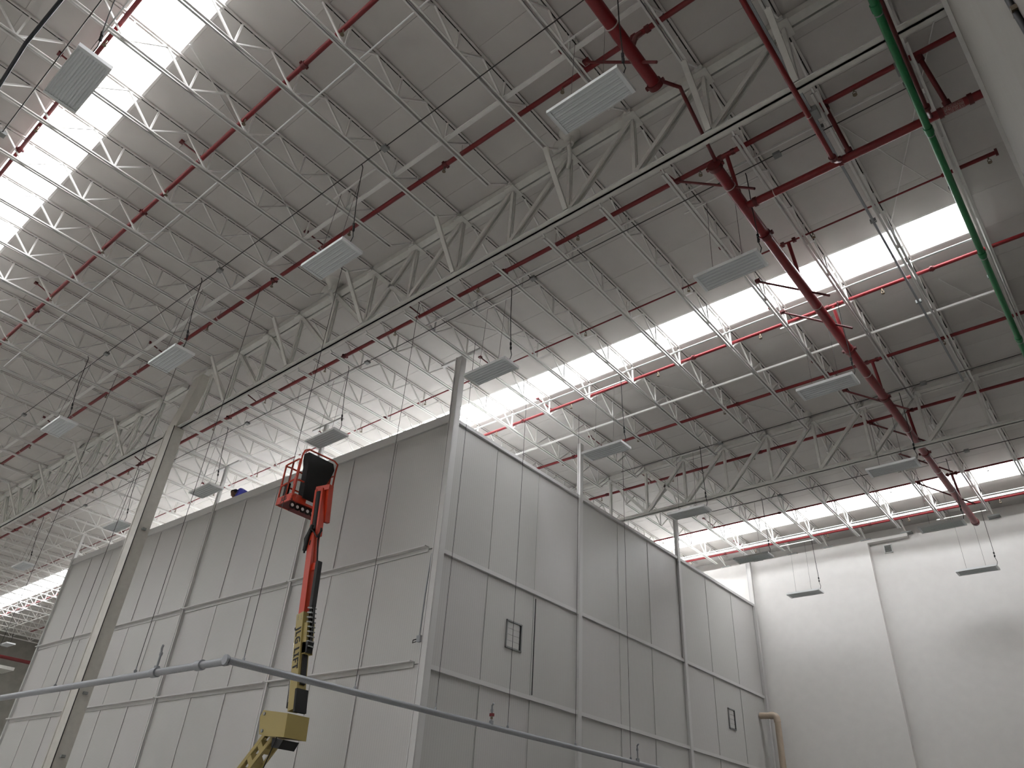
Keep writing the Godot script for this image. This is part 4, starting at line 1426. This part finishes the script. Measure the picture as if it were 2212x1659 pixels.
func body_mesh(bones: Array, cell: float, k: float, st: SurfaceTool) -> void:
	var lo := Vector3(1e6, 1e6, 1e6); var hi := -lo
	for b in bones:
		for e in 2:
			var r: Vector3 = Vector3.ONE * (b[2 + e] + cell * 2.0)
			lo = lo.min(b[e] - r); hi = hi.max(b[e] + r)
	var nx := int((hi.x - lo.x) / cell) + 2; var ny := int((hi.y - lo.y) / cell) + 2; var nz := int((hi.z - lo.z) / cell) + 2
	var g := PackedFloat32Array(); g.resize(nx * ny * nz)
	for z in nz:
		for y in ny:
			for x in nx:
				g[x + nx * (y + ny * z)] = field(lo + Vector3(x, y, z) * cell, bones, k)
	var vid := {}
	var vs := []
	for z in nz - 1:
		for y in ny - 1:
			for x in nx - 1:
				var s := Vector3.ZERO; var c := 0
				var inside := 0
				var val := []
				for i in 8:
					var vv := g[(x + (i & 1)) + nx * ((y + ((i >> 1) & 1)) + ny * (z + ((i >> 2) & 1)))]
					val.append(vv)
					if vv < 0.0: inside += 1
				if inside == 0 or inside == 8: continue
				for e in [[0, 1], [2, 3], [4, 5], [6, 7], [0, 2], [1, 3], [4, 6], [5, 7], [0, 4], [1, 5], [2, 6], [3, 7]]:
					var va: float = val[e[0]]; var vb: float = val[e[1]]
					if (va < 0.0) != (vb < 0.0):
						var f := va / (va - vb)
						var pa := Vector3(e[0] & 1, (e[0] >> 1) & 1, (e[0] >> 2) & 1); var pb := Vector3(e[1] & 1, (e[1] >> 1) & 1, (e[1] >> 2) & 1)
						s += pa.lerp(pb, f); c += 1
				vid[x + nx * (y + ny * z)] = vs.size()
				vs.append(lo + (Vector3(x, y, z) + s / c) * cell)
	var ns := []
	for p in vs:
		var e := cell * 0.5
		ns.append(Vector3(field(p + Vector3(e, 0, 0), bones, k) - field(p - Vector3(e, 0, 0), bones, k), field(p + Vector3(0, e, 0), bones, k) - field(p - Vector3(0, e, 0), bones, k), field(p + Vector3(0, 0, e), bones, k) - field(p - Vector3(0, 0, e), bones, k)).normalized())
	var dirs := [[1, nx, nx * ny], [nx, nx * ny, 1], [nx * ny, 1, nx]]
	for z in range(1, nz - 1):
		for y in range(1, ny - 1):
			for x in range(1, nx - 1):
				var i := x + nx * (y + ny * z)
				for dd in dirs:
					if (g[i] < 0.0) == (g[i + dd[0]] < 0.0): continue
					var q := [i, i - dd[1], i - dd[1] - dd[2], i - dd[2]]
					var ok := true
					for w in q:
						if not vid.has(w): ok = false
					if not ok: continue
					var a: int = vid[q[0]]; var b: int = vid[q[1]]; var c: int = vid[q[2]]; var d: int = vid[q[3]]
					for tri in [[a, b, c], [a, c, d]]:
						var n: Vector3 = ns[tri[0]] + ns[tri[1]] + ns[tri[2]]
						if (vs[tri[1]] - vs[tri[0]]).cross(vs[tri[2]] - vs[tri[0]]).dot(n) > 0.0:
							tri = [tri[0], tri[2], tri[1]]
						for w in tri:
							vert(st, vs[w], ns[w], Vector2.ZERO)

func build_person() -> void:
	# kneels on the lid of the enclosure, bent forward; only head and back show over the edge
	var base := V(23.42, BOX_H - 0.06, 12.26)
	var t := thing("person", "person in a blue shirt bending forward on top of the enclosure", "person", base)
	t.rotation.y = 0.7
	var neck := Vector3(0.36, 0.839, 0.0)
	var skin := S()
	body_mesh([[neck, neck + Vector3(0.1, 0.03, 0.0), 0.055, 0.055],
		[neck + Vector3(0.1, 0.03, 0.0), Vector3(0.60, 0.886, 0.0), 0.08, 0.1],
		[Vector3(0.60, 0.816, -0.01), Vector3(0.56, 0.746, -0.01), 0.075, 0.06],
		[Vector3(0.66, 0.793, 0.0), Vector3(0.68, 0.781, 0.0), 0.014, 0.012],
		[Vector3(0.56, 0.886, -0.1), Vector3(0.56, 0.863, -0.1), 0.022, 0.018],
		[Vector3(0.56, 0.886, 0.1), Vector3(0.56, 0.863, 0.1), 0.022, 0.018],
		[Vector3(0.42, 0.3, -0.2), Vector3(0.44, 0.06, -0.2), 0.04, 0.032],
		[Vector3(0.42, 0.3, 0.22), Vector3(0.44, 0.06, 0.22), 0.04, 0.032],
		[neck, Vector3(0.4, 0.585, -0.2), 0.05, 0.04],
		[neck, Vector3(0.4, 0.585, 0.22), 0.05, 0.04],
		[Vector3(0.4, 0.585, -0.2), Vector3(0.42, 0.3, -0.2), 0.04, 0.04],
		[Vector3(0.4, 0.585, 0.22), Vector3(0.42, 0.3, 0.22), 0.04, 0.04],
		[Vector3(0.44, 0.06, -0.2), Vector3(0.5, 0.03, -0.2), 0.03, 0.022],
		[Vector3(0.5, 0.03, -0.2), Vector3(0.6, 0.018, -0.23), 0.011, 0.009],
		[Vector3(0.5, 0.03, -0.2), Vector3(0.62, 0.018, -0.205), 0.011, 0.009],
		[Vector3(0.5, 0.03, -0.2), Vector3(0.61, 0.018, -0.18), 0.011, 0.009],
		[Vector3(0.5, 0.03, -0.2), Vector3(0.59, 0.018, -0.155), 0.01, 0.008],
		[Vector3(0.46, 0.04, -0.2), Vector3(0.52, 0.018, -0.135), 0.012, 0.01],
		[Vector3(0.44, 0.06, 0.22), Vector3(0.5, 0.03, 0.22), 0.03, 0.022],
		[Vector3(0.5, 0.03, 0.22), Vector3(0.6, 0.018, 0.25), 0.011, 0.009],
		[Vector3(0.5, 0.03, 0.22), Vector3(0.62, 0.018, 0.225), 0.011, 0.009],
		[Vector3(0.5, 0.03, 0.22), Vector3(0.61, 0.018, 0.2), 0.011, 0.009],
		[Vector3(0.5, 0.03, 0.22), Vector3(0.59, 0.018, 0.175), 0.01, 0.008],
		[Vector3(0.46, 0.04, 0.22), Vector3(0.52, 0.018, 0.155), 0.012, 0.01]], 0.016, 0.015, skin)
	part("body", skin, M.skin, t)
	var hair := S()
	body_mesh([[Vector3(0.54, 0.933, 0.0), Vector3(0.63, 0.921, 0.0), 0.10, 0.085], [Vector3(0.5, 0.886, 0.0), Vector3(0.54, 0.91, 0.0), 0.085, 0.1]], 0.02, 0.03, hair)
	part("hair", hair, M.hair, t)
	var sh := S()
	body_mesh([[Vector3(0.34, 0.936, 0.0), Vector3(-0.05, 0.725, 0.0), 0.14, 0.15],
		[Vector3(0.3, 0.913, -0.17), Vector3(0.3, 0.913, 0.17), 0.085, 0.085],
		[Vector3(-0.05, 0.725, 0.0), Vector3(-0.3, 0.491, 0.0), 0.15, 0.15],
		[Vector3(0.3, 0.913, -0.17), Vector3(0.4, 0.608, -0.2), 0.075, 0.06],
		[Vector3(0.3, 0.913, 0.19), Vector3(0.4, 0.608, 0.22), 0.075, 0.06]], 0.025, 0.06, sh)
	part("shirt", sh, M.shirt, t)
	var pt := S()
	body_mesh([[Vector3(-0.3, 0.468, -0.09), Vector3(0.05, 0.09, -0.14), 0.125, 0.075],
		[Vector3(-0.3, 0.468, 0.09), Vector3(0.05, 0.09, 0.14), 0.125, 0.075],
		[Vector3(0.05, 0.085, -0.14), Vector3(-0.36, 0.06, -0.14), 0.07, 0.05],
		[Vector3(0.05, 0.085, 0.14), Vector3(-0.36, 0.06, 0.14), 0.07, 0.05],
		[Vector3(-0.36, 0.06, -0.14), Vector3(-0.52, 0.055, -0.14), 0.05, 0.045],
		[Vector3(-0.36, 0.06, 0.14), Vector3(-0.52, 0.055, 0.14), 0.05, 0.045]], 0.025, 0.04, pt)
	part("trousers", pt, M.pants, t)

# ------------------------------------------------------------------ small fittings on walls
func build_wall_details() -> void:
	var v := thing("wall_vent", "small grey square vent high on the far wall", "vent", V(6.89, 11.57, Z_FAR - 0.02))
	var s := S()
	for q in [[-0.15, -0.17, 0.15, -0.14], [-0.15, 0.14, 0.15, 0.17], [-0.15, -0.17, -0.12, 0.17], [0.12, -0.17, 0.15, 0.17]]:
		box(s, Vector3(q[0], q[1], -0.02), Vector3(q[2], q[3], 0.02))
	part("frame", s, M.fixture, v)
	for k in 6:
		var l := S()
		frame_box(l, Vector3(0, -0.115 + k * 0.046, 0.0), Vector3(0.12, 0, 0), Vector3(0, 0.014, 0.008), Vector3(0, -0.003, 0.012))
		part("slat", l, M.jbox, v)
	# plastic drain pipe out of the enclosure
	var p := thing("drain_pipe", "beige plastic pipe with elbow leaving the enclosure's far end", "pipe", V(11.85, 5.6, 29.3))
	var a := S()
	tube(a, [Vector3(0.61, 0.02, 0), Vector3(0.1, 0.0, 0)], 0.115, 18)
	part("horizontal_run", a, M.pvc, p)
	var e := S()
	tube(e, [Vector3(0.22, 0.01, 0), Vector3(0.1, 0.0, 0), Vector3(0.02, -0.03, 0), Vector3(-0.03, -0.1, 0), Vector3(-0.04, -0.24, 0)], 0.13, 18)
	part("elbow", e, M.pvc, p)
	var d := S()
	tube(d, [Vector3(-0.04, -0.15, 0), Vector3(-0.02, -5.6 - EYE, 0)], 0.115, 18)
	part("downpipe", d, M.pvc, p)
	# junction box with conduit on the corner post
	var j := thing("junction_box", "small grey junction box with conduit on the enclosure corner post", "junction box", V(12.62, 4.28, 11.52))
	var jb := S()
	box(jb, Vector3(-0.05, -0.07, -0.05), Vector3(0.06, 0.07, 0.03))
	part("body", jb, M.galv, j)
	var jc := S()
	tube(jc, [Vector3(0.02, 0.07, 0), Vector3(0.03, 1.0, 0.02), Vector3(-0.02, 2.0, 0.02)], 0.016, 8)
	part("conduit", jc, M.galv, j)
	var jl := S()
	tube(jl, [Vector3(0.06, 0.0, -0.02), Vector3(0.16, -0.02, -0.05), Vector3(0.17, -0.08, -0.05), Vector3(0.06, -0.05, -0.02)], 0.012, 6)
	part("loop", jl, M.cable, j)
	# black cable running up the wall beside the camera
	var wc := thing("wall_cable", "black cable running up the near wall in the upper right corner", "cable", V(-0.388, -EYE, 2.53))
	var ws := S()
	tube(ws, [Vector3.ZERO, Vector3(0, 11.0, 0)], 0.013, 8)
	part("sheath", ws, M.black, wc)
	for hh in [2.0, 4.72, 7.0, 9.5]:
		var wk := S()
		frame_box(wk, Vector3(0.0, hh, 0.0), Vector3(0.012, 0, 0), Vector3(0, 0.015, 0), Vector3(0, 0, 0.022))
		part("clip", wk, M.brass, wc)
	# bracket and dark fittings at the distant left end
	var b := thing("wall_bracket", "grey bracket at the distant left end beyond the enclosure", "bracket", V(60.0, 8.6, 17.6))
	var bs := S()
	box(bs, Vector3(-0.1, 0.9, -1.2), Vector3(2.0, 1.1, 0.6))
	bar(bs, Vector3(1.8, -1.2, -0.4), Vector3(0.1, 0.95, -0.4), 0.2, 0.2, Vector3(0, 0, 1))
	part("arm", bs, M.girder, b)
	var pc := S()
	box(pc, Vector3(1.9, -8.6 - EYE, -0.7), Vector3(2.5, 1.2, -0.1))
	part("upright", pc, M.jbox, b)
